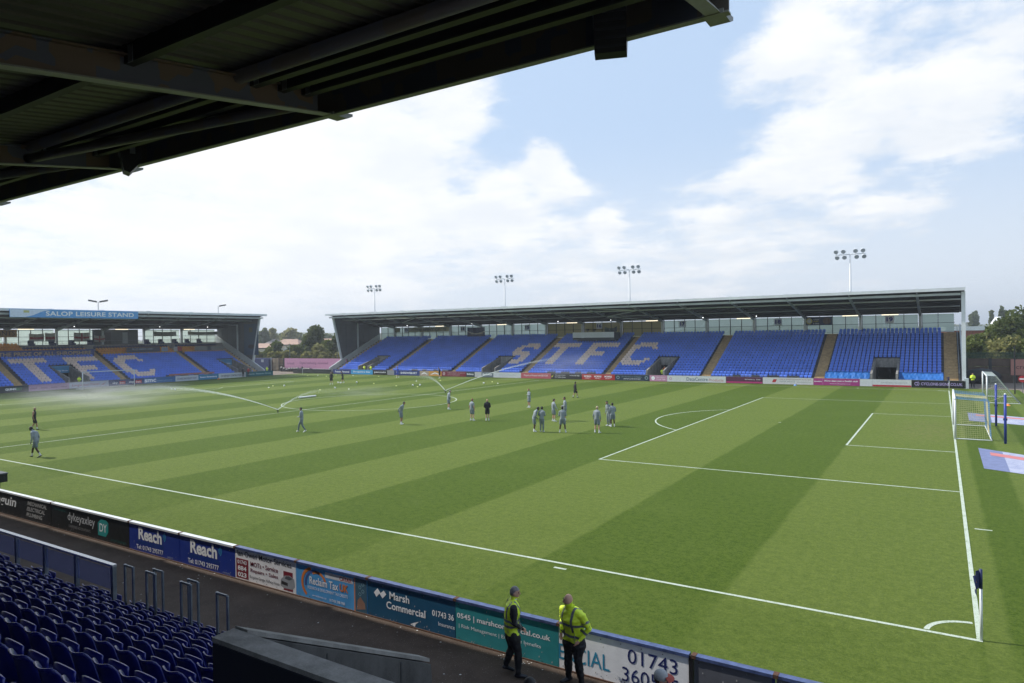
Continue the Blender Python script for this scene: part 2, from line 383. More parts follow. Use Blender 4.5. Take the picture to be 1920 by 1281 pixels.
# ------------------------------------------------------------------ ground, pitch, markings
PW, PL = 72.589, 105.353
MB().quad([(-4000, -1500, -.06), (3500, -1500, -.06), (3500, 6000, -.06), (-4000, 6000, -.06)]).build('ground', M['field'], kind='structure')
MB().quad([(-126, -40, -.03), (40, -40, -.03), (40, 96, -.03), (-126, 96, -.03)]).build('apron', M['apron'], kind='structure')
MB().box((-109.2, -5.45, -.2), (6.6, 76.2, 0.0)).build('pitch', M['grass'], kind='structure')
MB().box((-115, -9.3, -.2), (30, -5.45, -.012)).build('running_track', M['tarmac'], kind='structure')
def markings():
    b = MB(); z = .005; hw = .055
    def seg(x0, y0, x1, y1): b.quad([(min(x0, x1)-hw, min(y0, y1)-hw, z), (max(x0, x1)+hw, min(y0, y1)-hw, z), (max(x0, x1)+hw, max(y0, y1)+hw, z), (min(x0, x1)-hw, max(y0, y1)+hw, z)])
    def arc(cx, cy, r, a0, a1, n=72, k=1.0):
        for i in range(n):
            p, q = a0+(a1-a0)*i/n, a0+(a1-a0)*(i+1)/n
            b.quad([(cx+(r-hw)*math.cos(p), cy+(r-hw)*math.sin(p), z+.0005), (cx+(r+hw)*math.cos(p), cy+(r+hw)*math.sin(p), z+.0005), (cx+(r+hw)*math.cos(q), cy+(r+hw)*math.sin(q), z+.0005), (cx+(r-hw)*math.cos(q), cy+(r-hw)*math.sin(q), z+.0005)])
    c = PW/2
    def seg2(a, b_, h):   # a line that stops short of the lines it meets
        seg(a[0], a[1], b_[0], b_[1])
    # touchlines and goal lines
    for y in (0, PW): b.quad([(-PL-hw, y-hw, z), (hw, y-hw, z), (hw, y+hw, z), (-PL-hw, y+hw, z)])
    for x in (0, -PL, -PL/2): b.quad([(x-hw, hw, z), (x+hw, hw, z), (x+hw, PW-hw, z), (x-hw, PW-hw, z)])
    for s, gx in ((-1, 0.0), (1, -PL)):
        for d, h in ((16.5, 20.16), (5.5, 9.16)):
            X = gx+s*d
            b.quad([(X-hw, c-h-hw, z), (X+hw, c-h-hw, z), (X+hw, c+h+hw, z), (X-hw, c+h+hw, z)])
            for y in (c-h, c+h):
                xa, xb = sorted((gx+s*hw, X-s*hw)); b.quad([(xa, y-hw, z), (xb, y-hw, z), (xb, y+hw, z), (xa, y+hw, z)])
        a = math.acos(5.5/9.15); ctr = math.pi if s < 0 else 0
        arc(gx+s*11, c, 9.15, ctr-a+.012, ctr+a-.012, 30)
        arc(gx+s*11, c, .05, 0, 2*math.pi, 10)
    arc(-PL/2, c, 9.15, 0, 2*math.pi, 90)
    for (x, y, a) in ((0, 0, 90), (0, PW, 180), (-PL, 0, 0), (-PL, PW, 270)):
        arc(x, y, 1.0, R(a)+.1, R(a+90)-.1, 16)
    # short marks off the lines
    b.box((-10.3, -.46, z-.001), (-9.9, -.36, z)); b.box((.25, 10.0, z-.001), (.75, 10.1, z)); b.box((-9.2, PW+.25, z-.001), (-9.1, PW+.7, z))
    b.build('pitch_markings', M['line'], kind='structure')
markings()
def hills():
    b = MB()
    n = 60; rows = [(420, 0), (700, 11), (1100, 24), (1700, 38), (2600, 30), (3600, 20)]
    V = []; F = []
    for j, (r, h) in enumerate(rows):
        for i in range(n+1):
            a = R(-20+115*i/n) ; hh = .55*h*(.75+.35*math.sin(i*.33+j)+.18*math.sin(i*.9+2*j))
            V.append((CAM[0]-r*math.sin(a), CAM[1]+r*math.cos(a), -.5 if j == 0 else hh))
    for j in range(len(rows)-1):
        for i in range(n): F.append((j*(n+1)+i, j*(n+1)+i+1, (j+1)*(n+1)+i+1, (j+1)*(n+1)+i))
    b.add(V, F); b.build('hills', M['leafD'], kind='structure', smooth=True)
hills()

# ------------------------------------------------------------------ seats
def seat_low():
    b = MB()
    b.hexa([(-.17, .52, .36), (.17, .52, .36), (.17, .55, .36), (-.17, .55, .36), (-.215, .56, .70), (.215, .56, .70), (.215, .59, .70), (-.215, .59, .70)])
    b.hexa([(-.215, .56, .70), (.215, .56, .70), (.215, .59, .70), (-.215, .59, .70), (-.15, .60, .86), (.15, .60, .86), (.15, .64, .85), (-.15, .64, .85)])
    b.hexa([(-.14, .40, .38), (.14, .40, .38), (.14, .47, .38), (-.14, .47, .38), (-.185, .36, .69), (.185, .36, .69), (.185, .44, .72), (-.185, .44, .72)])
    return b
def seat_high():
    """moulded seat, tipped up: shell back with turned rim, folded pan, two brackets (faces -y)"""
    b = MB(); NX, NZ = 8, 6
    def shell(f, g, th, dir_):
        V = []; F = []
        for side in (0, 1):
            for j in range(NZ+1):
                for i in range(NX+1):
                    u = i/NX*2-1; w = j/NZ; x, y, z = f(u, w)
                    V.append((x, y+(th if side else 0), z-(.006 if j == NZ else 0)))
        N = (NX+1)*(NZ+1); idx = lambda s, i, j: s*N+j*(NX+1)+i
        for j in range(NZ):
            for i in range(NX):
                F.append((idx(0, i, j), idx(0, i+1, j), idx(0, i+1, j+1), idx(0, i, j+1)))
                F.append((idx(1, i, j), idx(1, i, j+1), idx(1, i+1, j+1), idx(1, i+1, j)))
        for i in range(NX):
            F.append((idx(0, i, NZ), idx(0, i+1, NZ), idx(1, i+1, NZ), idx(1, i, NZ))); F.append((idx(0, i, 0), idx(1, i, 0), idx(1, i+1, 0), idx(0, i+1, 0)))
        for j in range(NZ):
            F.append((idx(0, 0, j), idx(0, 0, j+1), idx(1, 0, j+1), idx(1, 0, j))); F.append((idx(0, NX, j), idx(1, NX, j), idx(1, NX, j+1), idx(0, NX, j+1)))
        b.add(V, F)
    def back(u, w):
        wd = .215*(1-.10*w)*(1-.12*max(0, w-.8)/.2*abs(u)**3); zt = .40+.45*w-.030*(1-u*u)*w+(-.045*abs(u)**6*w)
        return (u*wd, .56+.09*w-.085*(u*u)*(1-.2*w)+.02*max(0, w-.85)/.15, zt)
    shell(back, None, .020, 1)
    def pan(u, w):
        return (u*.195*(1-.03*w), .48-.03*w+.025*(1-u*u)*math.sin(w*math.pi), .36+.385*w-.012*abs(u)**4)
    shell(pan, None, .018, 1)
    b.box((-.19, .44, .18), (-.16, .62, .42)); b.box((.16, .44, .18), (.19, .62, .42))
    return b
SLOW = seat_low(); SHIGH = seat_high()
slow_me = SLOW.mesh('seat'); slow_me.materials.append(M['blue'])
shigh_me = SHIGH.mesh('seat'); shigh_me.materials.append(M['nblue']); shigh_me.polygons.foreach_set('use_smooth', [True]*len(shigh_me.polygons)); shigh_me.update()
slow_cream = slow_me.copy(); slow_cream.materials[0] = M['cream']

# ------------------------------------------------------------------ grandstand kit (local: x along, y back from the pitch, z up)
GO, Z0 = .74, .35
def step_z(i, rise): return Z0+rise*i
def terrace(t, u0, u1, aisles, voms, rows, rise, m, skip=()):
    cuts = sorted({u0, u1, *[a for p in aisles for a in p], *[a for p in voms for a in p]})
    b = MB(); st = MB()
    for a, c in zip(cuts[:-1], cuts[1:]):
        mid = (a+c)/2
        start = 8 if any(p[0] < mid < p[1] for p in voms) else 0
        isa = any(p[0] < mid < p[1] for p in aisles)
        for i in range(start, rows):
            z = step_z(i, rise); zp = step_z(i-1, rise) if i > start else (0 if start == 0 else z-.3); y0 = i*GO; y1 = (i+1)*GO+(1.2 if i == rows-1 else 0)
            b.quad([(a, y0, z), (c, y0, z), (c, y1, z), (a, y1, z)]); b.quad([(a, y0, zp), (c, y0, zp), (c, y0, z), (a, y0, z)])
        if isa:
            for i in range(rows):
                for h in (0, 1):
                    z = step_z(i, rise)+h*rise/2; y0 = i*GO+h*GO/2
                    st.quad([(a, y0-.01, z+.012), (c, y0-.01, z+.012), (c, y0+GO/2+.03, z+.012), (a, y0+GO/2+.03, z+.012)], M['tread'])
                    st.quad([(a, y0-.01, z-rise/2), (c, y0-.01, z-rise/2), (c, y0-.01, z+.012), (a, y0-.01, z+.012)], M['nosing'])
    b.build('terrace', m, t)
    if st.v: st.build('aisle_steps', None, t, kind='stuff')
def vomitory(t, a, b_, rise, nm='vomitory_wall', D=5.9, top0=1.55, top1=3.22, inner=3.0, m=None, sign=None):
    m = m or M['conc']; w = .24
    for x in (a, b_-w):
        MB().prism([(-.02, 0), (D, 0), (D, top1), (-.02, top0)], 0, x, x+w).build('side_wall', m, t)
    MB().box((a+w, D-.26, 2.08), (b_-w, D, top1+.01)).build('lintel', m, t)
    v = MB(); v.quad([(a+w, -.02, .01), (b_-w, -.02, .01), (b_-w, D, .01), (a+w, D, .01)], m)
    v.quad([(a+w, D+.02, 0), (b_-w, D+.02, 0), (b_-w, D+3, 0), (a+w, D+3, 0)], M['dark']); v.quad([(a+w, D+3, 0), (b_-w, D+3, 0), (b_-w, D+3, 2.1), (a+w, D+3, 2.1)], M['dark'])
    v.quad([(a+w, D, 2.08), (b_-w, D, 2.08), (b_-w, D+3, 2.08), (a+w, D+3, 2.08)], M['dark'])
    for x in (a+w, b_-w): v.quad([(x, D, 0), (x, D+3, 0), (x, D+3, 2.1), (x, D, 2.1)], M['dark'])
    v.build('passage', None, t)

ROOF_F, ROOF_B = -.65, 14.6
def roof_z(y, zf=11.50, s=.150): return zf-(y-ROOF_F)*s
def bays(u0, u1, first, step=7.3):
    x = first; out = []
    while x < u1+.01:
        if x > u0-.01: out.append(x)
        x += step
    return out
def stand_shell(t, u0, u1, cols, rise=.33, far_detail=True, glz=None, glz_from=None, low=None, wallm=None):
    zt = 6.46
    # back wall
    MB().box((u0, 14.15, 0), (u1, 14.4, zt)).build('back_wall', M['dgrey'], t)
    # columns and rafters
    for x in cols:
        MB().box((x-.16, 13.75, 6.2), (x+.16, 14.12, roof_z(13.9)-.2)).build('column', M['offwhite'], t)
        b = MB(); zb = lambda y, d: roof_z(y)-d
        b.prism([(ROOF_F+.25, zb(ROOF_F+.25, .42)), (14.2, zb(14.2, .55)), (14.2, zb(14.2, .10)), (ROOF_F+.25, zb(ROOF_F+.25, .10))], 0, x-.05, x+.05, M['grey'])
        b.prism([(ROOF_F+.1, zb(ROOF_F+.1, .46)), (14.2, zb(14.2, .60)), (14.2, zb(14.2, .55)), (ROOF_F+.1, zb(ROOF_F+.1, .42))], 0, x-.16, x+.16, M['grey'])
        b.build('rafter', None, t)
        MB().box((x-.22, ROOF_F-.05, roof_z(ROOF_F)+.10), (x+.22, ROOF_F+.5, roof_z(ROOF_F)+.24)).build('roof_clip', M['white'], t)
    # roof deck, fascia, edge beam, long beams
    b = MB(); b.hexa([(u0-.3, ROOF_F, roof_z(ROOF_F)-.04), (u1+.3, ROOF_F, roof_z(ROOF_F)-.04), (u1+.3, ROOF_B, roof_z(ROOF_B)-.04), (u0-.3, ROOF_B, roof_z(ROOF_B)-.04),
        (u0-.3, ROOF_F, roof_z(ROOF_F)+.08), (u1+.3, ROOF_F, roof_z(ROOF_F)+.08), (u1+.3, ROOF_B, roof_z(ROOF_B)+.08), (u0-.3, ROOF_B, roof_z(ROOF_B)+.08)])
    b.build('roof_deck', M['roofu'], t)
    MB().box((u0-.35, ROOF_F-.14, roof_z(ROOF_F)-.20), (u1+.35, ROOF_F-.01, roof_z(ROOF_F)+.16)).build('fascia', M['white'], t)
    MB().box((u0+.1, ROOF_F+.42, 10.80), (u1-.1, ROOF_F+.66, 11.06)).build('edge_beam', M['offwhite'], t)
    for y, rr in ((3.4, .10), (8.0, .08)):
        MB().tube([(u0, y, roof_z(y)-.42), (u1, y, roof_z(y)-.42)], rr, 8).build('long_tube', M['offwhite'] if y < 5 else M['grey'], t, smooth=True)
    for k in range(9):
        y = .9+k*1.6
        MB().box((u0, y-.04, roof_z(y)-.27), (u1, y+.04, roof_z(y)-.06)).build('purlin', M['purlin'], t)
    # bracing in some bays
    for i in range(len(cols)-1):
        if i % 6 == 1:
            a, c = cols[i], cols[i+1]
            for (p, q) in (((a, .3), (c, 3.4)), ((c, 3.4), (a, 8.0)), ((a, 8.0), (c, 13.4))):
                MB().tube([(p[0], p[1], roof_z(p[1])-.45), (q[0], q[1], roof_z(q[1])-.45)], .07, 6).build('brace', M['offwhite'], t)
    # translucent back glazing: one panel per light, mullions and rails
    allc = sorted(set([u0+.3]+list(cols)+[u1-.3])); mull = MB()
    for a, c in zip(allc[:-1], allc[1:]):
        n = max(1, round((c-a)/1.83)); w = (c-a-.44)/n
        for j in range(n):
            x0 = a+.22+j*w; gm = (glz_from(x0) if glz_from else M['glz'])
            if gm is None: continue
            MB().box((x0+.05, 14.2, zt+.06), (x0+w-.05, 14.23, roof_z(14.2)-.3)).build('glazing_panel', gm, t)
            mull.box((x0-.04, 14.12, zt), (x0+.04, 14.26, roof_z(14.2)-.2))
        mull.box((a+.2, 14.12, zt+1.28), (c-.2, 14.2, zt+1.34))
        for q in range(8): mull.box((a+.2, 14.24, zt+.2+q*.3), (c-.2, 14.27, zt+.225+q*.3))
    mull.build('glazing_bars', M['seam'], t, kind='stuff')
def gable(t, x, inward, rise, rows=19, full=True):
    """end wall: dark cladding panels inside a leaning front post, and the low sloping wall beside the steps"""
    s = 1 if inward > 0 else -1
    ytop, ybot = 1.0, 3.1
    # cladding as separate sheets
    ys = [ybot-.0]
    cols_y = np.arange(1.2, 14.2, 1.6)
    def zlow(y): return 1.25+y*.455
    for i, y in enumerate(cols_y[:-1]):
        y2 = cols_y[i+1]-.04; zt = roof_z(y)-.35; z = max(zlow(y2)-.2, 2.4)
        # split by height
        zz = z
        while zz < zt-.15:
            z2 = min(zt, zz+1.45)
            ya = max(y, ytop+(ybot-ytop)*(11.0-zz)/8.2+.15) if y < 3.4 else y
            if ya < y2-.1:
                MB().box((x-.03, ya, zz), (x+.03, y2, z2-.035)).build('cladding_panel', M['dgrey'], t)
            zz = z2
    MB().prism([(ytop+.1, 11.18), (ybot+.2, 2.5), (14.2, 6.9), (14.2, 9.22)], 0, x-s*.06, x-s*.035).build('wall_backing', M['seam'], t)
    b = MB(); b.hexa([(x-.16, ybot-.2, 2.45), (x+.16, ybot-.2, 2.45), (x+.16, ybot+.16, 2.45), (x-.16, ybot+.16, 2.45), (x-.16, ytop-.25, 11.05), (x+.16, ytop-.25, 11.05), (x+.16, ytop+.1, 11.05), (x-.16, ytop+.1, 11.05)])
    b.build('end_post', M['white'], t)
    MB().box((x-.1+s*.15, 7.4, zlow(7.4)-.3), (x+.1+s*.15, 7.65, roof_z(7.5)-.4)).build('end_column', M['offwhite'], t)
    MB().prism([(-.35, 0), (-.35, 1.15), (3.0, 2.72), (14.1, 7.75), (14.1, 6.3), (1.2, 0)], 0, x-.12+s*.12, x+.12+s*.12).build('low_side_wall', M['offwhite'], t)
    MB().prism([(3.0, 2.4), (14.2, 7.3), (14.2, 0), (1.3, 0)], 0, x-.1, x+.0).build('end_wall_base', M['dgrey'], t)
def strip_lamp(t, x, y, L=2.0):
    o = MB(); z = roof_z(y)-.62
    o.box((x-L/2, y-.06, z-.05), (x+L/2, y+.06, z+.05), M['lamp']); o.box((x-L/2, y-.09, z+.05), (x+L/2, y+.09, z+.09), M['dgrey'])
    o.build('strip_light', None, t)
def spot_bulb(t, x, y):
    b = MB(); z = roof_z(y)-.5; b.ball((x, y, z), .07, 8, 6, M['bulb']); b.box((x-.03, y-.03, z+.1), (x+.03, y+.03, z+.45), M['dgrey']); b.build('bulkhead_light', None, t)

# ---- far stand
TF = ["1111111111", "1111111111", "0001110000", "0001110000", "0001110000", "0001110000", "0001110000", "0001110000", "0001110000", "0001110000"]
FF = ["1111111111", "1111111111", "1110000000", "1110000000", "1111111000", "1111111000", "1110000000", "1110000000", "1110000000", "1110000000"]
CC = ["0001111110", "0111111110", "1111000011", "1110000000", "1110000000", "1110000000", "1110000000", "1111000011", "0111111110", "0011111100"]
SS = ["0000111110", "0011111111", "0111000011", "0111000000", "0111111100", "0011111110", "0000001110", "1100001110", "1111111110", "0111111100"]
def letter_cells(letters, toprow, pitch=.5):
    cells = set()
    for x0, bm in letters:
        for r, line in enumerate(bm):
            for c, ch in enumerate(line):
                if ch == '1': cells.add((toprow-r, round((x0+c*pitch)/pitch)))
    return cells
def seat_rows(t, u0, u1, aisles, voms, rows, rise, cells, colour_of=None, gaps=None, indiv=None, me=None, base=None, rowmax=None):
    out = {}
    ed = sorted([u0, *[a for p in aisles for a in p], u1]); blocks = [(ed[i], ed[i+1]) for i in range(0, len(ed)-1)]
    blocks = [(a, b) for a, b in blocks if not any(abs(a-p[0]) < .01 and abs(b-p[1]) < .01 for p in aisles)]
    n_ind = 0
    for i in range(rows):
        z = step_z(i, rise); y = i*GO
        for a, b in blocks:
            n = int((b-a-.1)/.5); off = a+((b-a)-n*.5)/2+.25
            for k in range(n):
                x = off+k*.5
                if i < 8 and any(p[0]-.24 < x < p[1]+.24 for p in voms): continue
                if gaps and gaps(i, x): continue
                key = (i, round(x/.5))
                cm = 'cream' if key in cells else 'blue'
                if colour_of: cm = colour_of(i, x, cm)
                if cm is None: continue
                if indiv and indiv(i, x) and n_ind < 298:
                    n_ind += 1
                    o = link('seat', slow_cream if cm == 'cream' else slow_me, t, (x, y, z))
                    continue
                out.setdefault(cm, []).append((x+random.uniform(-.012, .012), y+random.uniform(-.01, .01), z))
    for cm, pts in out.items():
        instances(SLOW, pts, {'blue': 'blue_seats', 'cream': 'cream_seats', 'amber': 'amber_seats', 'dblue': 'navy_seats'}[cm], M[cm], t)

FSY = 76.9
fs = empty('grandstand', (0, FSY, 0), label='long single-tier stand along the far touchline with blue seats spelling STFC', cat='grandstand')
f_u0, f_u1 = -102.4, 1.35
f_cols = [-97.95-.05+7.3*k for k in range(14)]
f_cols = [-3.1-7.3*k for k in range(14)][::-1]
f_aisles = [(-100.9-.9, -100.5), (-88.0, -86.7), (-73.4, -72.2), (-59.0, -57.7), (-44.2, -43.0), (-29.4, -28.1), (-14.7, -13.4), (-.42, 1.0)]
f_voms = [(-94.9, -92.2), (-66.3, -63.5), (-37.2, -34.4), (-8.15, -5.15)]
terrace(fs, f_u0, f_u1, f_aisles, f_voms, 19, .33, mat('terrace_concrete', (.09, .09, .095), .9, var=.3, scale=1.2))
for a, b_ in f_voms: vomitory(fs, a, b_, .33)
def f_glz(x): return M['glzy'] if -62.2 < x < -40.5 else M['glz']
stand_shell(fs, f_u0, f_u1, f_cols, glz_from=f_glz)
gable(fs, f_u0, 1, .33); 
# the near end is seen edge on: a broad white column and a low white wall
MB().box((1.32, .0, 0), (1.72, .34, 11.2)).build('end_post', M['white'], fs)
MB().box((1.36, .36, 0), (1.62, 14.1, 1.2)).build('low_side_wall', M['white'], fs)
MB().prism([(.36, 1.2), (14.1, 7.6), (14.1, 1.2)], 0, 1.36, 1.5).build('end_side_wall', M['offwhite'], fs)
MB().box((1.5, -.45, 0), (1.95, .6, 1.15)).build('plinth', M['offwhite'], fs)
for k in range(12):
    y = .8+k*1.1; MB().box((1.06, y-.02, .4+y*.446), (1.1, y+.02, 1.4+y*.446)).build('handrail_post', M['galv'], fs)
MB().tube([(1.08, .6, 1.7), (1.08, 13.2, 7.3)], .03, 6).build('handrail', M['galv'], fs)
f_cells = letter_cells([(-65.2, SS), (-56.9, TF), (-50.2, FF), (-43.0, CC)], 13)
def f_gap(i, x):
    if i != 0: return False
    for c0 in (-82.0, -53.8, -25.0):
        for j in range(4):
            if c0+j*2.35 < x < c0+j*2.35+1.35: return True
    return False
seat_rows(fs, f_u0+.2, f_u1, f_aisles, f_voms, 19, .33, f_cells, gaps=f_gap, indiv=lambda i, x: x > -13.4,
          colour_of=lambda i, x, c: (None if (-13.3 < x < -5.0 and i < 2 and not False) or (-5.2 < x < -.5 and i < 2) else (None if (-53.8 < x < -46.4 and i > 14) else c)))
for x in [-88+14.6*k+3.5 for k in range(6)]: strip_lamp(fs, x, 12.0)
strip_lamp(fs, -6.6, 12.0)
for x in (-92, -76, -57.5, -47.5, -32, -24, -3.0): spot_bulb(fs, x, 11)
# rails in front of the wheelchair bays
for c0 in (-82.0, -53.8, -25.0):
    b = MB(); b.tube([(c0-.1, -.03, 1.05), (c0+8.6, -.03, 1.05)], .025, 6)
    for j in range(5): b.tube([(c0-.1+j*2.17, -.03, .35), (c0-.1+j*2.17, -.03, 1.05)], .025, 6)
    b.build('front_rail', M['galv'], fs)
# ---- left stand (behind the far goal)
ls = empty('grandstand', (-110.2, 0, 0), R(90), label='stand behind the far goal with amber upper seats and hanging flags', cat='grandstand')
l_u0, l_u1 = 4.5, 67.4
l_cols = [66.9-7.3*k for k in range(9)][::-1][:-1]
l_aisles = [(12.2, 13.4), (26.3, 27.5), (41.0, 42.2), (55.4, 56.7), (65.5, 66.9)]
l_voms = [(4.8, 7.0), (32.9, 35.9), (61.6, 64.8)]
terrace(ls, l_u0, l_u1, l_aisles, l_voms, 18, .33, MATS['terrace_concrete'])
for a, b_ in l_voms: vomitory(ls, a, b_, .33)
def l_glz(x):
    if 43.6 < x < 51.0: return None
    return M['glz']
stand_shell(ls, l_u0, l_u1, l_cols, glz_from=l_glz)
MB().box((43.4, 13.9, 6.46), (51.2, 14.1, 9.0)).build('lounge_wall', M['dgrey'], ls)
for x, w, h in ((45.2, 1.2, 2.0), (48.4, .9, 2.0)): MB().box((x, 13.84, 6.5), (x+w, 13.9, 6.5+h)).build('lounge_door', M['black'] if w > 1 else M['grey'], ls)
gable(ls, l_u1, -1, .33)
l_cells = letter_cells([(14.2, SS), (28.4, TF), (36.1, FF), (43.2, CC)], 10)
def l_col(i, x, c):
    if x > 41.5 and i >= 12: return 'amber' if i < 15 else ('dblue' if i == 15 else None)
    if i >= 13:
        if x > 31.5: return 'amber' if i < 15 else ('dblue' if i == 15 else None)
        return 'amber'
    return c
seat_rows(ls, l_u0+.2, l_u1-.5, l_aisles, l_voms, 18, .33, l_cells, colour_of=l_col, gaps=lambda i, x: i == 0 and 48.5 < x < 55 and int((x-48.5)/1.2) % 2 == 0)
MB().box((31.5, 11.7, 5.3), (66.9, 11.9, 6.35)).build('parapet', M['conc'], ls)
b = MB(); b.tube([(31.5, 11.8, 7.05), (66.9, 11.8, 7.05)], .025, 6)
for k in range(30): b.tube([(31.6+k*1.2, 11.8, 6.3), (31.6+k*1.2, 11.8, 7.05)], .018, 5)
b.build('balcony_rail', M['galv'], ls)
for x in (33.5, 36.5, 39.5, 42.4, 52.2, 54.8, 57.5, 60.0, 62.5):
    b = MB(); b.box((x-.45, 12.4, 6.3), (x+.45, 12.9, 6.75)); b.box((x-.45, 12.85, 6.6), (x+.45, 12.95, 7.2)); b.box((x-.03, 12.3, 6.6), (x+.03, 12.9, 6.95))
    b.build('lounge_seat', M['dblue'], ls)
for x in (17.0, 32.5, 47.3, 60.0): strip_lamp(ls, x, 12.0, 2.2)
for x in (38.6, 53.0, 62.5): spot_bulb(ls, x, 10)
# roof sign
sg = link('stand_sign', MB().box((25.1, 0, 0), (42.9, .06, 1.16)).mesh('stand_sign'), None, (-109.1, 0, 10.42), (0, 0, R(90)), label='wide light blue sign reading SALOP LEISURE STAND on the roof edge', cat='sign')
sg.data.materials.append(flat('sign_blue', (.09, .30, .62)))
MB().add([(25.15, -.004, .04), (27.0, -.004, .04), (28.1, -.004, .35), (29.1, -.004, .85), (30.3, -.004, 1.12), (25.15, -.004, 1.12)], [(0, 1, 2, 3, 4, 5)]).build('white_panel', flat('sign_white', (.6, .68, .8)), sg)
MB().box((26.8, -.012, .66), (27.5, -.006, .98)).build('emblem', flat('emblem_olive', (.45, .45, .18)), sg)
text(sg, 'SALOP LEISURE STAND', 29.6, .26, 12.6, .66, WHITE, y=-.012, bold=.025, sp=1.05)
for u_, tx in (((28, 37), 0), ((-2, 3), 1)): pass

# ---- near stand overhead and in front of the camera
ns = empty('grandstand', (0, -9.2, 0), R(180), label='dark shaded stand in the foreground with blue seats and a steel roof overhead', cat='grandstand')
NR = .39
def nU(x): return -x
n_u0, n_u1 = 2.75, 60.0
n_voms = [(2.75, 5.75)]
def near_stand():
    b = MB()
    for i in range(20):
        z = step_z(i, NR); zp = step_z(i-1, NR) if i else -.2; y0 = i*GO; a = 5.75 if i < 8 else -3
        b.quad([(a, y0, z), (n_u1, y0, z), (n_u1, y0+GO, z), (a, y0+GO, z)]); b.quad([(a, y0, zp), (n_u1, y0, zp), (n_u1, y0, z), (a, y0, z)])
        if i < 8:
            b.quad([(-3, y0, z), (2.7, y0, z), (2.7, y0+GO, z), (-3, y0+GO, z)]); b.quad([(-3, y0, zp), (2.7, y0, zp), (2.7, y0, z), (-3, y0, z)])
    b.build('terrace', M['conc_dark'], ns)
    # vomitory: back parapet with worn top, side walls following the rake
    MB().box((2.5, 5.18, 0), (5.62, 5.38, 4.34)).build('back_parapet', mat('shaded_wall_face', (.010, .012, .020), .7, var=.2), ns)  # unlit face: its shade is put into the near-black colour
    MB().box((2.5, 5.17, 4.342), (5.64, 5.37, 4.38)).build('parapet_cap', M['conc'], ns)
    for x in (5.44, 2.5):
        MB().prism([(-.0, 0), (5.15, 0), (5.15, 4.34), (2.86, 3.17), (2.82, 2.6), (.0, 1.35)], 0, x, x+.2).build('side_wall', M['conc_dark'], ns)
        for yj in (3.35, 4.35): MB().box((x-.004, yj-.008, 0), (x-.001, yj+.008, 2.98+(yj-2.5)*.49)).build('wall_joint', M['seam'], ns)
        MB().prism([(5.15, 4.35), (2.82, 3.165), (2.82, 3.205), (5.15, 4.39)], 0, x+.05, x+.21).build('wall_cap', M['conc'], ns)
    # seats: each one its own part, those nearest the lens first
    spots = []
    for i in range(0, 13):
        for k in range(110):
            u = 5.95+k*.5+(.0 if i % 2 else .0)
            if i == 0 and u > 15.9 and not (int((u-16.9)/.5) % 5 in (0, 1)): continue
            P = Vector((-u, -9.2-i*GO-.6, step_z(i, NR)+.85)); d = np.array(P)-CAM
            z = d@CF
            if z < .9: continue
            px = 960+FPX*(d@CR)/z; py = 640.5-FPX*(d@CU)/z
            if px < -120 or py > 1480: continue
            spots.append((z, u, i))
    spots.sort()
    for z, u, i in spots[:300]:
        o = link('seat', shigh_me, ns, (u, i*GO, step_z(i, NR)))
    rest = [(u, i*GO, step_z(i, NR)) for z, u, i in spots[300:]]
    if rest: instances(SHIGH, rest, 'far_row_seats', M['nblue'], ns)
    # glass barrier behind the front row
    yb = .68
    xs = [16.15, 17.75, 19.25, 20.75, 22.3, 23.8, 25.3, 26.8, 28.3, 29.8]
    for k, x in enumerate(xs):
        MB().box((x-.05, yb-.04, .7), (x+.05, yb+.04, 1.82)).build('barrier_post', M['galv'], ns)
        if k: MB().box((xs[k-1]+.06, yb-.008, 1.30), (x-.06, yb+.008, 1.76)).build('barrier_sheet', M['glass'], ns)
    MB().box((xs[0]-.05, yb-.05, 1.822), (xs[-1], yb+.05, 1.87)).build('top_rail', mat('bright_rail', (.55, .56, .58), .25, metal=.5), ns)
    # hoop rails at the heads of the bays
    for x in (15.68, 14.85, 13.62, 12.45):
        b = MB()
        for dx, dy in ((0, 0), (0, .16)):
            if x == 15.68 and dy: continue
            if x == 12.45 and dy: continue
            w = .40
            b.tube([(x+dx, yb-dy, .75), (x+dx, yb-dy, 1.93), (x+dx-w*.0, yb-dy, 1.95)], .03, 6)
            b.tube([(x+dx-.32, yb-dy, .75), (x+dx-.32, yb-dy, 1.93)], .03, 6); b.tube([(x+dx, yb-dy, 1.93), (x+dx-.32, yb-dy, 1.93)], .022, 6)
        b.build('hoop_rail', M['galv'], ns)
    # roof
    F0 = -.6
    def rz(y): return 11.60-(y-F0)*.150
    # liner: folded corrugations
    v = []; f = []; per = .33; n = int((n_u1+3)/per)
    b = MB(); pts = []
    x = 2.95
    while x < 42:
        pts += [(x, 0), (x+.19, 0), (x+.22, .045), (x+.30, .045)]; x += per
    V = []; F = []
    for (x, dz) in pts: V += [(x, F0-.1, rz(F0)+dz), (x, 19, rz(19)+dz)]
    for k in range(len(pts)-1): F.append((2*k, 2*k+2, 2*k+3, 2*k+1))
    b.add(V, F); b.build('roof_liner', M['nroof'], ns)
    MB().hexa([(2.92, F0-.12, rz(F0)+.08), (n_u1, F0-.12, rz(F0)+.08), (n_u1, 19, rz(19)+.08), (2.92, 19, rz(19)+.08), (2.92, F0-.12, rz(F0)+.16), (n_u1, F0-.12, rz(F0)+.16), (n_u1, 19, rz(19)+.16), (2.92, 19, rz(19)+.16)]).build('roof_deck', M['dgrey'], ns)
    raf = [3.2+7.3*k for k in range(8)]
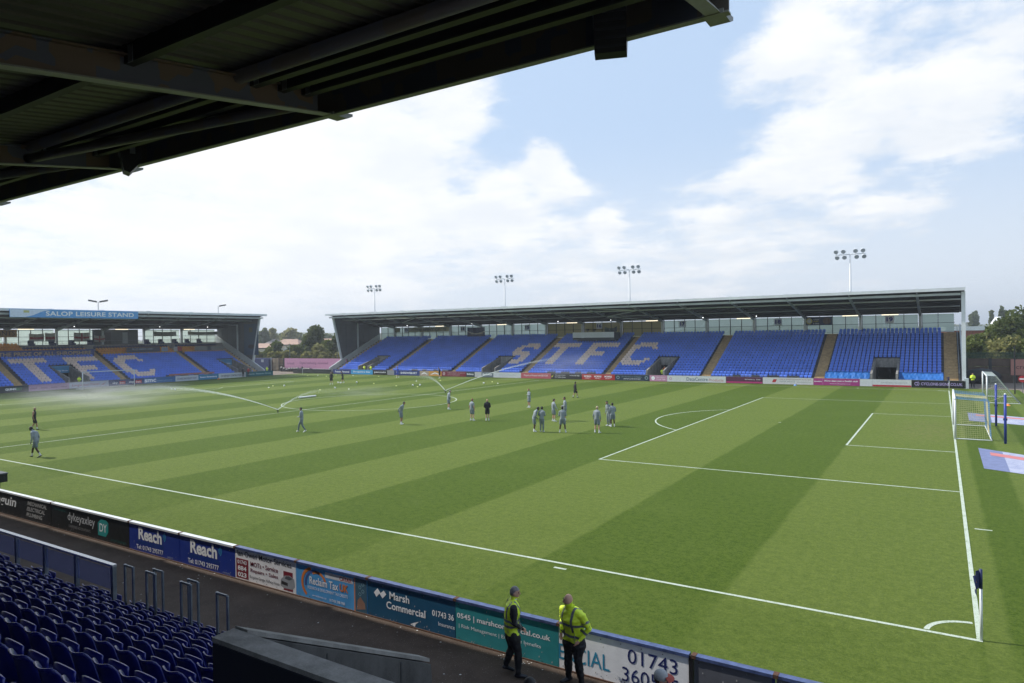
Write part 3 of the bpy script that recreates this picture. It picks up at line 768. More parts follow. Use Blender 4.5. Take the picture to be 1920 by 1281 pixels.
    for x in raf:
        b = MB(); zt = lambda y: rz(y)-.17; zb = lambda y: rz(y)-.56
        b.prism([(F0+.35, zb(F0+.35)+.02), (18, zb(18)-.05), (18, zt(18)), (F0+.35, zt(F0+.35))], 0, x-.012, x+.012, M['beam'])
        b.prism([(F0-.05, zb(F0-.05)), (18, zb(18)-.08), (18, zb(18)-.05), (F0+.35, zb(F0+.35)+.02)], 0, x-.10, x+.10, M['flange'])
        b.prism([(F0+.3, zt(F0+.3)), (18, zt(18)), (18, zt(18)+.025), (F0+.3, zt(F0+.3)+.025)], 0, x-.10, x+.10, M['beam'])
        # bracket under the beam end
        b.prism([(F0-.42, rz(F0)-.50), (F0-.28, rz(F0)-.57), (F0+.1, zb(F0+.1)-.01), (F0+.1, zb(F0+.1)+.05), (F0-.42, rz(F0)-.45)], 0, x-.14, x+.14, M['flange'])
        b.build('rafter', None, ns)
    for y in (.10, .62, 1.2, 3.3, 5.6, 7.9, 10.2, 12.5):
        b = MB(); b.box((2.95, y-.035, rz(y)-.26), (n_u1, y+.035, rz(y)-.005), M['purlin']); b.box((2.95, y-.10, rz(y)-.285), (n_u1, y+.035, rz(y)-.262), mat('purlin_lip', (.025, .026, .022), .6)); b.build('purlin', None, ns)
        for x in raf[:4]: MB().box((x-.25, y+.04, rz(y)-.30), (x-.13, y+.05, rz(y)-.05)).build('cleat', M['galv'], ns)
    # edge beam with paint patches, lighter lip
    b = MB(); b.box((3.0, F0+.02, rz(F0)-.55), (n_u1, F0+.06, rz(F0)-.10), M['beam2'] if 'beam2' in M else M['navyb']); b.box((3.0, F0-.06, rz(F0)-.575), (n_u1, F0+.07, rz(F0)-.552), M['flange']); b.build('edge_beam', None, ns)
    MB().box((2.9, F0-.20, rz(F0)-.12), (n_u1, F0-.125, rz(F0)+.2)).build('fascia', M['dgrey'], ns)
    # tubes
    MB().tube([(2.95, 1.45, 11.13), (n_u1, 1.45, 11.13)], .115, 14).build('wind_tube', M['tube'], ns, smooth=True)
    for (p, q) in (((10.6, .05), (17.8, 1.5)), ((17.9, .2), (25.0, 2.6))):
        MB().tube([(p[0], p[1], rz(p[1])-.42), (q[0], q[1], rz(q[1])-.42)], .10, 12).build('brace_tube', M['tube'], ns, smooth=True)
    MB().tube([(10.5, 3.2, rz(3.2)-.02-.15), (12.3, 4.7, rz(4.7)-.05)], .12, 10).build('brace_stub', M['tube'], ns, smooth=True)
    # end wall and back wall close the stand
    MB().box((-4, 15.4, 0), (n_u1, 15.6, 9.5)).build('back_wall', M['dgrey'], ns)
M['navyb'] = mat('blue_black_beam', (.05, .055, .07), .5, fn=rusty_fn((.055, .06, .075), (.085, .072, .055), (.04, .03, .02)))
near_stand()
def loudspeaker(loc, rz_, label):
    t = empty('loudspeaker', loc, rz_, label=label, cat='loudspeaker'); t.scale = (1.15, 1.15, 1.15)
    b = MB(); b.prism([(-.30, .52), (.18, .55), (.20, .0), (-.05, -.30), (-.16, -.26)], 0, -.20, .20); b.build('cabinet', M['black'], t)
    g = MB()
    for k in range(7): g.box((-.19, -.285+.02*k-.012, .40-.10*k), (.19, -.27+.02*k, .43-.10*k))
    g.build('grille_bars', M['seam'], t)
    g = MB(); g.box((-.225, -.05, .1), (-.205, .05, .7)); g.box((.205, -.05, .1), (.225, .05, .7)); g.box((-.22, -.04, .7), (.22, .04, .73)); g.build('bracket', M['galv'], t)
loudspeaker((-4.70, -8.62, 11.12), R(20), 'black loudspeaker hanging below the roof edge near the right end')
loudspeaker((-17.2, -8.72, 11.15), R(-25), 'black loudspeaker hanging beside the second rafter at the left of the roof')

# ------------------------------------------------------------------ advertising boards
def paintm(c): return flat('%02x%02x%02x' % tuple(int(255*min(1, q)) for q in c), c, .45)
def board(name, label, loc, rotz, w, h, col, items=(), frame=None, t=.05, group='advertising boards', cat='advertising board', lip=None):
    o = empty(name, loc, rotz, label=label, cat=cat, group=group)
    MB().box((0.01, 0, .02), (w-.01, t, h)).build('panel', paintm(col), o)
    if lip: MB().box((0.0, -.03, h+.002), (w, t+.06, h+.06)).build('top_rail', lip, o)
    for it in items:
        k = it[0]
        if k == 't': text(o, it[1], it[2], it[3], it[4], it[5], paintm(it[6]), bold=it[7] if len(it) > 7 else 0, shear=it[8] if len(it) > 8 else 0, y=-.0042)
        elif k == 'r': MB().box((it[1], -.0018, it[2]), (it[3], -.0002, it[4])).build('printed_patch', paintm(it[5]), o)
        elif k == 'arc':
            _, cx, cz, r0, r1, a0, a1, c = it; b = MB(); n = 10
            for q in range(n):
                p, s = R(a0+(a1-a0)*q/n), R(a0+(a1-a0)*(q+1)/n)
                b.quad([(cx+r0*math.cos(p), -.003, cz+r0*math.sin(p)), (cx+r1*math.cos(p), -.003, cz+r1*math.sin(p)), (cx+r1*math.cos(s), -.003, cz+r1*math.sin(s)), (cx+r0*math.cos(s), -.003, cz+r0*math.sin(s))])
            b.build('emblem', paintm(c), o)
        elif k == 'poly':
            MB().add([(a, it[3] if len(it) > 3 else -.003, b_) for a, b_ in it[1]], [tuple(range(len(it[1])))]).build('emblem', paintm(it[2]), o)
    return o
W_, K_ = (.88, .89, .91), (.006, .007, .008)
YB = -5.70
G1 = 'boards along the near edge of the pitch'
def nb(x0, x1, label, col, items, lip=M['railblue']):  # white lip on the left boards puts the sunlit rail into its colour
    o = board('advertising_board', label, (x0, YB, .0), 0, x1-x0, .86, col, items, group=G1, lip=lip)
    n = MB(); n.box((0, -.02, -.01), (x1-x0, .0, .018)); n.build('kickboard', M['rust'], o)
    MB().box((-.04, -.034, .866), (.05, .114, .925)).build('rail_clamp', M['rust'], o)
    for q in range(int((x1-x0)/.42)):
        for zz in (.07, .80): MB().tube([(.1+q*.42, -.004, zz), (.1+q*.42, -.010, zz)], .011, 6).build('bolt', M['galv'] if (q+int(x0*10)) % 3 else M['rust'], o)
    rr = random.Random(int(x0*100)); g_ = MB()
    for q in range(16):
        xx = rr.uniform(.05, x1-x0-.1); zz = rr.uniform(.04, .8) if q % 2 else rr.uniform(.02, .16); ss = rr.uniform(.004, .012)
        g_.add([(xx-ss, -.0055, zz-ss), (xx+ss, -.0055, zz-ss*.5), (xx+ss*.6, -.0055, zz+ss*rr.uniform(1, 4)), (xx-ss, -.0055, zz+ss)], [(0, 1, 2, 3)])
    g_.build('splashes', M['scuff'] if q % 2 else M['scuff'], o, kind='stuff')
    return o
nb(-34.2, -28.4, 'black board reading PENGUIN, mechanical electrical plumbing, at the far left', K_, [('t', 'penguin', .4, .28, 2.6, .46, W_, .02, .2), ('t', '/MECHANICAL', 3.9, .60, 1.55, .15, (.5, .5, .5), .02, .2), ('t', '/ELECTRICAL', 3.85, .38, 1.45, .15, (.5, .5, .5), .02, .2), ('t', '/PLUMBING', 3.8, .16, 1.3, .15, (.5, .5, .5), .02, .2)], M['white'])
nb(-28.4, -23.2, 'black board reading dykeyaxley chartered accountants with a teal badge', K_, [('t', 'Your business...', .15, .68, 1.0, .10, (.01, .13, .12)), ('t', 'dykeyaxley', 1.2, .34, 1.85, .38, (.62, .64, .66)), ('t', 'CHARTERED ACCOUNTANTS', 1.25, .18, 1.5, .09, (.3, .3, .3)),
   ('poly', [(3.25, .18), (3.75, .18), (3.92, .35), (3.92, .66), (3.78, .74), (3.45, .74), (3.25, .60)], (.02, .30, .29)), ('t', 'DY', 3.36, .32, .46, .28, W_, .01), ('t', '...is our business', 4.0, .10, 1.0, .10, (.01, .13, .12))], M['white'])
RB = (.006, .030, .26)
for x0, x1, s in ((-23.2, -20.4, 'left'), (-20.4, -17.72, 'right')):
    nb(x0, x1, 'blue Reach telecoms board, %s of the two, beside the %s' % (s, 'black accountants board' if s == 'left' else 'white motor services board'), RB,
       [('t', 'Reach', .55, .40, 1.30, .40, W_, .035), ('arc', 1.88, .66, .05, .075, -50, 50, (.05, .3, .6)), ('arc', 1.88, .66, .10, .13, -50, 50, (.05, .3, .6)), ('arc', 1.88, .66, .155, .19, -50, 50, (.05, .3, .6)),
        ('t', 'DIGITAL TELECOMS', .50, .27, 1.45, .10, (.01, .07, .24)), ('t', 'Tel: 01743 295777', .42, .09, 1.5, .14, W_, .012), ('t', 'SAMSUNG', 2.15, .05, .3, .05, (.4, .45, .55))], M['white'])
nb(-17.72, -15.17, 'white Ian Owen Motor Services board with a red phone panel and a car picture', (.84, .84, .86), [('t', 'Ian Owen Motor Services', .12, .68, 2.25, .15, (.03, .03, .04), .006), ('r', .05, .05, .58, .60, (.22, .015, .03)),
   ('t', '01743', .11, .45, .40, .11, W_, .02), ('t', '884', .12, .27, .38, .13, W_, .03), ('t', '023', .12, .09, .38, .13, W_, .03), ('t', 'MOTs • Service', .68, .46, 1.15, .13, (.16, .01, .03), .012), ('t', 'Repairs • Sales', .68, .27, 1.15, .13, (.16, .01, .03), .012),
   ('t', 'Bungalow Garage, Halfway House', .64, .10, 1.25, .11, (.04, .04, .05)), ('r', 2.05, .05, 2.42, .56, (.20, .015, .03)),
   ('poly', [(1.93, .16), (1.95, .32), (2.10, .44), (2.30, .47), (2.47, .40), (2.50, .20), (2.40, .11), (2.05, .10)], (.32, .34, .37), -.0024), ('poly', [(1.96, .20), (2.22, .17), (2.22, .26), (1.97, .29)], (.03, .03, .035), -.0032), ('poly', [(2.1, .36), (2.28, .34), (2.42, .40), (2.28, .45), (2.15, .43)], (.08, .09, .1), -.0032)])
nb(-15.17, -12.60, 'sky blue Reclaim Tax UK board with orange swirl', (.08, .33, .68), [('arc', .62, .42, .34, .42, 95, 235, (.65, .20, .04)), ('arc', .72, .40, .32, .38, 60, 190, (.06, .10, .33)), ('arc', .80, .40, .30, .37, 25, 120, (.65, .20, .04)), ('t', 'Reclaim Tax', .52, .40, 1.05, .20, W_, .015), ('t', 'UK', 1.62, .40, .30, .20, (.65, .20, .04), .03),
   ('t', 'RESEARCH & DEVELOPMENT TAX CREDITS', .45, .27, 1.45, .075, W_), ('t', '01743 298 980', 1.25, .08, .55, .07, W_, .01), ('t', 'www.reclaimtaxuk.co.uk', .62, .10, .52, .05, W_),
   ('r', 1.10, .66, 2.08, .80, (.62, .64, .68)), ('t', 'CATAX', 1.62, .68, .42, .10, (.45, .05, .05), .02), ('r', 2.12, .02, 2.16, .84, (.60, .25, .10)), ('r', 2.165, .02, 2.55, .84, (.05, .12, .18)),
   ('poly', [(2.2, .06), (2.5, .12), (2.48, .26), (2.33, .40), (2.24, .30)], (.30, .17, .12), -.0026)]+[('arc', 2.32+.10*(q % 2), .46+.085*q, .035, .045, 0, 360, (.3, .5, .55)) for q in range(4)])
nb(-12.60, -9.92, 'dark blue Marsh Commercial board beneath a frayed rail', (.012, .085, .17), [('poly', [(.22, .60), (.34, .72), (.44, .62), (.54, .70), (.62, .62), (.50, .50), (.40, .60), (.30, .50)], W_), ('t', 'Marsh', .72, .53, .62, .18, W_, .02), ('t', 'Commercial', .62, .29, 1.20, .18, W_, .02), ('t', '01743 36', 2.02, .40, .62, .14, W_, .02), ('t', 'Insurance', 2.2, .21, .46, .09, W_),
   ('poly', [(1.35, .06), (1.48, .12), (1.62, .17), (1.52, .09), (1.5, .03)], W_)])
nb(-9.92, -7.30, 'teal board with white web address, between Marsh Commercial and the white board', (.03, .25, .27), [('t', '0545 | marshcommercial.co.uk', .05, .47, 2.38, .15, W_, .02), ('t', '| Risk Management | Employee benefits', .1, .28, 2.1, .10, W_)])
nb(-7.30, -4.60, 'white board with phone number 01743 360545 in thin navy figures', (.84, .85, .88), [('t', 'ERCIAL', .0, .20, 1.12, .32, (.03, .26, .42)), ('t', '01743', 1.50, .47, .98, .28, INK.diffuse_color[:3] if False else (.012, .02, .12)), ('t', '360545', 1.38, .10, 1.12, .28, (.012, .02, .12))])
MB().box((-4.6, YB-.02, 0), (-4.52, YB+.08, .90)).build('gap_strip', M['black'], label='added black strip for the dark gap right of the white phone number board', cat='post')  # added strip, stands in for the dark gap between two boards
nb(-4.52, -3.1, 'grey blank board right of the white phone number board', (.10, .105, .125), [('r', 1.36, .03, 1.42, .84, (.02, .03, .12))])
nb(-3.1, 4.0, 'long grey blank board at the near right corner', (.10, .105, .125), [])
# debris on the track by the boards
def litter():
    b = MB()
    for _ in range(60):
        x = random.uniform(-30, -3); y = random.uniform(-9, -5.8) if random.random() < .5 else random.uniform(-6.1, -5.75); s = random.uniform(.008, .022)
        b.quad([(x-s, y-s, .001), (x+s, y-s*.6, .004), (x+s*.8, y+s, .002), (x-s*.7, y+s*.8, .004)])
    for _ in range(25):
        x = random.uniform(-8.6, -7.8); y = random.uniform(-5.95, -5.78); s = random.uniform(.008, .016); b.quad([(x-s, y-s, .001), (x+s, y-s*.6, .004), (x+s*.8, y+s, .002), (x-s*.7, y+s*.8, .004)])
    b.build('paper_scraps', flat('scrap_white', (.6, .6, .58)), kind='stuff')
litter()

# far boards
YF = 76.45
G2 = 'boards in front of the far stand'
def xb(u): return on(u, 712 if u > 900 else 704, 1, YF).x
FB = [(625, 658, (.02, .04, .22), 'ProActive Personnel', W_, 'navy board at the left end of the far stand'), (658, 699, (.05, .35, .70), 'Shropshire Star', W_, 'light blue Shropshire Star board'),
      (699, 726, K_, 'penguin', W_, 'short black penguin board'), (726, 739, (.30, .30, .31), '', W_, 'small plain grey board right of the black one'), (739, 787, (.015, .04, .20), 'hb  SHREWSBURY', W_, 'navy board with white lettering below the second seat block'),
      (787, 804, (.42, .32, .24), 'A', W_, 'tan board with a white A'), (804, 828, (.62, .30, .05), 'A', W_, 'orange board with a white A'), (828, 874, (.20, .015, .035), 'SHREWSBURY TOWN', (.6, .5, .5), 'maroon board with two pale lines'),
      (874, 890, (.03, .05, .06), 'Bellway', W_, 'short dark board below the third aisle'), (890, 903, (.5, .5, .5), '', W_, 'short pale board behind the spray'), (903, 925, (.14, .17, .20), 'Bellway', W_, 'slate grey board below the second vomitory'), (925, 977, (.58, .60, .62), '', W_, 'plain white board right of the slate board'),
      (977, 1033, (.48, .10, .12), 'Property is Personal with BELVOIR', (.75, .6, .6), 'pink red board with one white line'), (1033, 1091, K_, 'The Light Cinema   01743 562 800', W_, 'black board with yellow flashes'),
      (1091, 1153, (.42, .02, .02), 'MORRIS   MORRIS   MORRIS', W_, 'bright red board reading MORRIS three times'), (1153, 1218, (.012, .03, .06), 'Shrewsbury Colleges', (.25, .33, .36), 'dark navy board with two round crests'),
      (1218, 1251, (.52, .25, .38), 'Shrewsbury', W_, 'pink board with a white round badge'), (1251, 1361, (.62, .65, .64), 'DataCentre Products', (.02, .07, .14), 'long white DataCentre Products board'),
      (1361, 1430, (.09, .02, .06), '', W_, 'dark plum board with a magenta stripe'), (1430, 1525, (.62, .62, .60), 'JOBS & APPRENTICESHIPS AVAILABLE', (.30, .06, .07), 'white board offering jobs and apprenticeships'),
      (1525, 1612, (.36, .04, .20), 'More than just a health club', W_, 'magenta health club board'), (1612, 1709, (.62, .64, .65), '', W_, 'white board with a red lower strip'), (1709, 1811, K_, 'CYCLONE-SIGNS.CO.UK', (.42, .34, .62), 'black CYCLONE-SIGNS board at the right end of the far stand')]
for u0_, u1_, c, tx, tc_, lab in FB:
    x0, x1 = xb(u0_), xb(u1_); w = x1-x0; it = []
    h = .86
    if tx:
        if tx.startswith('DataC'): it = [('t', 'DataCentre', .42*w-1.8, .20, 3.4, .46, tc_), ('t', 'Products', .42*w+1.75, .18, 2.4, .38, (.55, .22, .18))]; it[0] = ('t', 'DataCentre', w*.34, .20, w*.36, .46, tc_); it[1] = ('t', 'Products', w*.72, .18, w*.24, .36, (.55, .22, .18)); it.append(('arc', .5, .45, .12, .2, 0, 360, (.5, .25, .38)))
        elif tx.startswith('MORRIS'): it = [('t', 'MORRIS', w*(.07+.31*q), .40, w*.22, .26, W_, .03) for q in range(3)]+[('t', 'PROPERTY', w*(.10+.31*q), .18, w*.16, .13, W_, .01) for q in range(3)]
        elif tx.startswith('CYC'): it = [('t', tx, w*.18, .28, w*.76, .34, tc_, .02), ('arc', w*.09, .46, .12, .2, 20, 190, tc_), ('arc', w*.09, .44, .12, .2, 200, 370, tc_), ('arc', w*.09, .45, .26, .32, -60, 60, tc_)]
        elif tx.startswith('JOBS'): it = [('t', tx, w*.34, .56, w*.62, .15, tc_), ('t', '01743 442222', w*.34, .30, w*.30, .16, (.25, .25, .27)), ('t', 'www.ebpuk.com', w*.68, .24, w*.27, .16, (.25, .25, .27)), ('poly', [(w*.19, .25), (w*.22, .65), (w*.29, .65), (w*.26, .25)], (.45, .03, .03))]
        elif tx.startswith('More'): it = [('t', tx, w*.24, .42, w*.72, .26, tc_, .02, .2), ('t', 'theshrewsburyclub.co.uk', w*.36, .16, w*.45, .12, tc_), ('t', 'shrewsbury', w*.02, .38, w*.17, .2, tc_, .03), ('r', w*.205, .03, w*.21, .84, (.55, .3, .45))]
        elif tx.startswith('The L'): it = [('t', 'The Light Choice', w*.14, .5, w*.34, .18, W_), ('t', 'For Mobile Homes', w*.14, .22, w*.34, .18, W_), ('poly', [(w*.02, .2), (w*.05, .3), (w*.10, .8), (w*.06, .5), (w*.03, .5)], (.75, .68, .02)), ('t', '01743 562 800', w*.62, .5, w*.3, .18, W_)]
        elif tx.startswith('Shrewsbury C'): it = [('t', 'Shrewsbury Colleges', w*.2, .45, w*.58, .22, tc_), ('t', 'LEARNING & DEVELOPMENT', w*.25, .2, w*.5, .14, W_), ('arc', w*.09, .45, .16, .26, 0, 360, tc_), ('arc', w*.91, .45, .16, .26, 0, 360, tc_)]
        elif tx == 'Shrewsbury': it = [('t', 'Shrewsbury', w*.4, .5, w*.5, .18, W_), ('t', 'Food Hub', w*.4, .25, w*.5, .16, W_), ('arc', w*.2, .45, .02, .28, 0, 360, W_)]
        elif tx.startswith('SHREWSBURY T'): it = [('t', 'SHREWSBURY TOWN FC', w*.25, .52, w*.7, .17, tc_), ('t', 'IN THE COMMUNITY', w*.25, .2, w*.5, .17, tc_), ('arc', w*.10, .45, .12, .26, 0, 360, tc_)]
        else: it = [('t', tx, w*.10, .26, w*.80, .38, tc_, .02)]
    if u0_ == 1361: it = [('r', .05, .05, w-.05, .25, (.45, .03, .16)), ('t', 'Shrewsbury  Club', w*.52, .45, w*.42, .18, W_)]
    if u0_ == 1612: it = [('r', w*.25, .03, w-.03, .22, (.45, .02, .03)), ('t', 'AND RESIDENTIAL CONSTRUCTION', w*.42, .42, w*.5, .14, (.35, .35, .38)), ('r', w*.25, .04, w*.252, .84, (.3, .3, .3))]
    if u0_ == 925: it = [('t', 'Residential and Commercial', w*.2, .4, w*.6, .14, (.4, .42, .45))]
    board('advertising_board', lab, (x0, YF, 0), 0, w, h, c, it, group=G2)
MB().box((xb(625), YF+.10, 0), (1.9, YF+.16, .90)).build('dwarf_wall', M['conc'], label='low concrete wall behind the boards of the far stand', cat='wall')
# boards by the far left stand
XL = -109.3
G3 = 'boards in front of the stand behind the far goal'
def yb_(u): return on(u, 722, 0, XL).y
def solve_y(u):
    lo, hi = 10., 75.
    for _ in range(40):
        m_ = (lo+hi)/2; d = np.array((XL, m_, .4))-CAM; px = 960+FPX*(d@CR)/(d@CF)
        if px < u: lo = m_
        else: hi = m_
    return (lo+hi)/2
LB = [(-60, 54, (.01, .02, .03), 'QUINNBET', W_, 'dark QUINNBET board at the far left'), (54, 130, (.40, .25, .38), 'croud', (.12, .05, .12), 'lilac board reading croud several times'), (130, 204, (.42, .44, .52), 'Longwood Travel', (.35, .02, .05), 'pale Longwood Travel board behind the far goal'),
      (204, 270, (.02, .04, .16), 'sky', W_, 'navy board with sky bet logos'), (270, 329, (.03, .13, .35), 'smc', W_, 'blue board with large smc letters'), (329, 372, (.50, .55, .62), 'STONES BARNSBURY ROW', (.1, .12, .2), 'pale board right of the smc board'), (372, 410, (.03, .20, .38), 'Severn Shrewsbury', W_, 'mid blue board below the second aisle'),
      (410, 461, (.55, .58, .60), 'TW BARNSLEY CONSTRUCTION LTD', (.05, .06, .1), 'white construction company board below the vomitory'), (461, 512, (.01, .12, .15), 'Morris  Pensions Group', (.4, .6, .6), 'teal board at the right end of the far stand behind the goal')]
for u0_, u1_, c, tx, tc_, lab in LB:
    y0, y1 = solve_y(u0_), solve_y(u1_); w = y1-y0; it = [('t', tx, w*.08, .26, w*.84, .36, tc_, .02)]
    if tx == 'croud': it = [('t', 'croud', w*(.04+.25*q), .30, w*.15, .22, tc_, .01) for q in range(4)]
    if tx == 'QUINNBET': it = [('t', 'QUINN', w*.60, .28, w*.18, .34, W_, .04), ('t', 'BET', w*.785, .28, w*.10, .34, (.04, .22, .08), .02)]
    if tx == 'sky': it = [('t', 'sky', w*.1, .22, w*.15, .38, W_, .02), ('r', w*.29, .2, w*.46, .66, (.5, .03, .03)), ('t', 'bet', w*.31, .26, w*.13, .3, W_), ('t', 'sky', w*.56, .22, w*.15, .38, W_, .02), ('r', w*.75, .2, w*.93, .66, (.5, .03, .03)), ('t', 'bet', w*.77, .26, w*.13, .3, W_)]
    if tx == 'smc': it = [('t', 'smc', w*.0+.1, .2, w*.36, .5, W_, .03), ('t', 'SHREWSBURY MOBILITY CENTRE', w*.4, .3, w*.5, .12, (.3, .5, .7))]
    if tx.startswith('Long'): it = [('t', tx, w*.06, .22, w*.70, .42, tc_, .0, .35), ('poly', [(w*.78, .2), (w*.94, .72), (w*.86, .35)], tc_)]
    board('advertising_board', lab, (XL, y0, 0), R(90), w, .90, c, it, group=G3)
MB().box((XL-.30, 6, 0), (XL-.2, 68, .92)).build('dwarf_wall', M['conc'], label='low concrete wall behind the boards at the far goal end', cat='wall')
# pink rail banner over the front rows
rb = board('rail_banner', 'narrow salmon banner with repeated word croud along the front rail', (-110.0, 48.4, .98), R(90), 8.4, .30, (.42, .20, .17), [('t', 'croud', .3+1.2*q, .07, .6, .14, (.10, .03, .03)) for q in range(7)], cat='banner', group=None)
b = MB()
for q in range(6): b.box((.2+1.6*q, .05, -.62), (.25+1.6*q, .1, .02))
b.build('post', M['galv'], rb)

# ------------------------------------------------------------------ banners, number plates, flags
for num, px in ((13, 762), (14, 868), (15, 989), (16, 1124), (17, 1280), (18, 1459), (19, 1668)):
    P = on(px, 608, 1, FSY+13.6); x = P.x
    board('number_plate', 'white hanging plate with block number %s above the top row' % {13: 'thirteen', 14: 'fourteen', 15: 'fifteen', 16: 'sixteen', 17: 'seventeen', 18: 'eighteen', 19: 'nineteen'}[num], (x-.55, FSY+13.5, 7.85), 0, 1.12, 1.02, (.50, .53, .62), [('t', str(num), .16, .22, .80, .62, (.010, .018, .20), .05)], group='block number plates', cat='number plate', t=.03)
def cloth(name, label, cat, x0, y0, z0, w, h, rotz, colfn, nx=24, nz=8, sag=.15, wave=.06, items=(), parent=None):
    """hanging cloth with folds; colfn(u, v) gives the dyed colour of each patch"""
    b = MB(); P = {}
    for j in range(nz+1):
        for i in range(nx+1):
            u, v = i/nx, j/nz
            z = v*h-sag*4*u*(1-u)*(.4+.6*v)
            P[i, j] = (u*w, wave*math.sin(u*19+v*2)+wave*.5*math.sin(u*43), z)
    for j in range(nz):
        for i in range(nx):
            b.quad([P[i, j], P[i+1, j], P[i+1, j+1], P[i, j+1]], paintm(colfn((i+.5)/nx, (j+.5)/nz)))
    o = b.build(name, None, None, (x0, y0, z0), (0, 0, rotz), label=label, cat=cat, smooth=True)
    for it in items: text(o, it[1], it[2], it[3], it[4], it[5], paintm(it[6]), y=-wave*1.6-.02, bold=it[7] if len(it) > 7 else 0)
    return o
YBK = FSY+13.62
xa, xc = on(767, 620, 1, YBK).x, on(842, 620, 1, YBK).x
cloth('banner', 'long olive banner reading THE SPIRIT OF 79 hung below the roof', 'banner', xa, YBK, 7.95, xc-xa, .95, 0, lambda u, v: (.22, .22, .12), 30, 4, .06, .03, [('t', "THE SPIRIT OF '79", 1.6, .2, (xc-xa)-2.3, .5, (.05, .055, .06), .01)])
cloth('banner', 'small olive banner with a round crest left of the long banner', 'banner', on(740, 620, 1, YBK).x, YBK, 7.95, 1.5, .95, 0, lambda u, v: (.24, .22, .09) if (u-.5)**2+(v-.5)**2 < .12 else (.16, .17, .13), 8, 6, .03, .02)
xa, xc = on(876, 620, 1, YBK).x, on(909, 620, 1, YBK).x
cloth('banner', 'dark blue banner with pale swoosh below the roof', 'banner', xa, YBK, 6.9, xc-xa, 1.75, 0, lambda u, v: (.35, .33, .28) if abs(v-.55+.25*math.sin(u*3.1)) < .06 else ((.20, .18, .14) if v < .35 and v > .22 and .2 < u < .9 else (.03, .035, .09)), 24, 14, .05, .04)
xa, xc = on(1511, 603, 1, YBK).x, on(1560, 603, 1, YBK).x
cloth('banner', 'navy banner with gold shield and brown roundel right of block 18', 'banner', xa, YBK, 7.75, xc-xa, 1.25, 0,
      lambda u, v: ((.45, .38, .10) if (u-.13)**2*9+(v-.5)**2 < .13 and (u-.13)**2*9+(v-.5)**2 > .06 else ((.5, .5, .5) if (u-.13)**2*9+(v-.5)**2 < .06 else ((.10, .05, .035) if (u-.80)**2*7+(v-.5)**2 < .16 else (.012, .02, .07)))), 40, 16, .02, .02,
      [('t', 'AMBER', 1.0, .72, .8, .2, (.5, .5, .55), .02), ('t', 'ARMY', 1.0, .45, .8, .2, (.45, .36, .08), .02), ('t', '100', 1.0, .15, .8, .2, (.5, .5, .55), .02)])
# camera gantry with white front
g = empty('camera_gantry', (-54.0, FSY+9.7, 0), label='white fronted camera platform above the letters T and F', cat='platform')
MB().box((0, 0, 6.35), (7.6, .12, 7.28)).build('front_panel', M['white'], g)
MB().box((0, .12, 5.95), (7.6, 2.6, 6.2)).build('deck', M['dgrey'], g); MB().box((7.48, .13, 6.2), (7.6, 2.6, 7.25)).build('side_panel', M['dgrey'], g); MB().box((0, .13, 6.2), (.12, 2.6, 7.25)).build('side_panel', M['dgrey'], g)
for x in (.2, 3.8, 7.3): MB().box((x, 1.2, 4.2), (x+.12, 1.32, 5.95)).build('leg', M['galv'], g)
for k, x in enumerate((-51.6, -50.3)):
    t = empty('television_camera', (x, FSY+10.6, 6.2), R(10*k-5), label=('left' if k == 0 else 'right')+' of two dark television cameras on the white platform', cat='camera', group='television cameras on the platform')
    MB().box((-.14, -.25, 1.35), (.14, .3, 1.62)).build('body', M['black'], t); MB().tube([(0, -.25, 1.49), (0, -.55, 1.49)], .09, 8).build('lens', M['black'], t)
    for a in (0, 2.1, 4.2): MB().tube([(0, 0, 1.35), (.4*math.cos(a), .4*math.sin(a), 0)], .03, 5).build('leg', M['black'], t)
cloth('flag', 'drooping dark green flag beside plate 16', 'flag', -49.3, FSY+12.4, 7.35, 2.3, .9, 0, lambda u, v: (.04, .07, .05) if v > u*.7 else (.03, .04, .035), 14, 6, .35, .08)
MB().tube([(-46.9, FSY+12.3, 6.3), (-46.3, FSY+12.3, 8.7)], .025, 5).build('flag_pole', M['dgrey'], label='thin leaning pole holding the dark green flag', cat='pole')
# blue covers over the first rows of the right block
def tarp(x0, x1, label):
    b = MB(); nx, ny = int((x1-x0)*5), 12; P = {}
    for j in range(ny+1):
        for i in range(nx+1):
            v = j/ny; x = x0+(x1-x0)*i/nx; y = FSY-.06+v*1.55
            z = .35+(.50*min(1, v*5) if v < .2 else .50+(v-.2)*1.05)+.05*math.sin(x*7+v*3)*math.sin(x*2.3)+.03*math.sin(x*17+v*9)
            P[i, j] = (x, y+.03*math.sin(x*9), z)
    for j in range(ny):
        for i in range(nx): b.quad([P[i, j], P[i+1, j], P[i+1, j+1], P[i, j+1]])
    b.build('seat_cover', M['tarp'], label=label, cat='cover', smooth=True)
tarp(-13.35, -8.25, 'crumpled blue cover over the first rows left of the vomitory'); tarp(-5.1, -.5, 'crumpled blue cover over the first rows right of the vomitory')
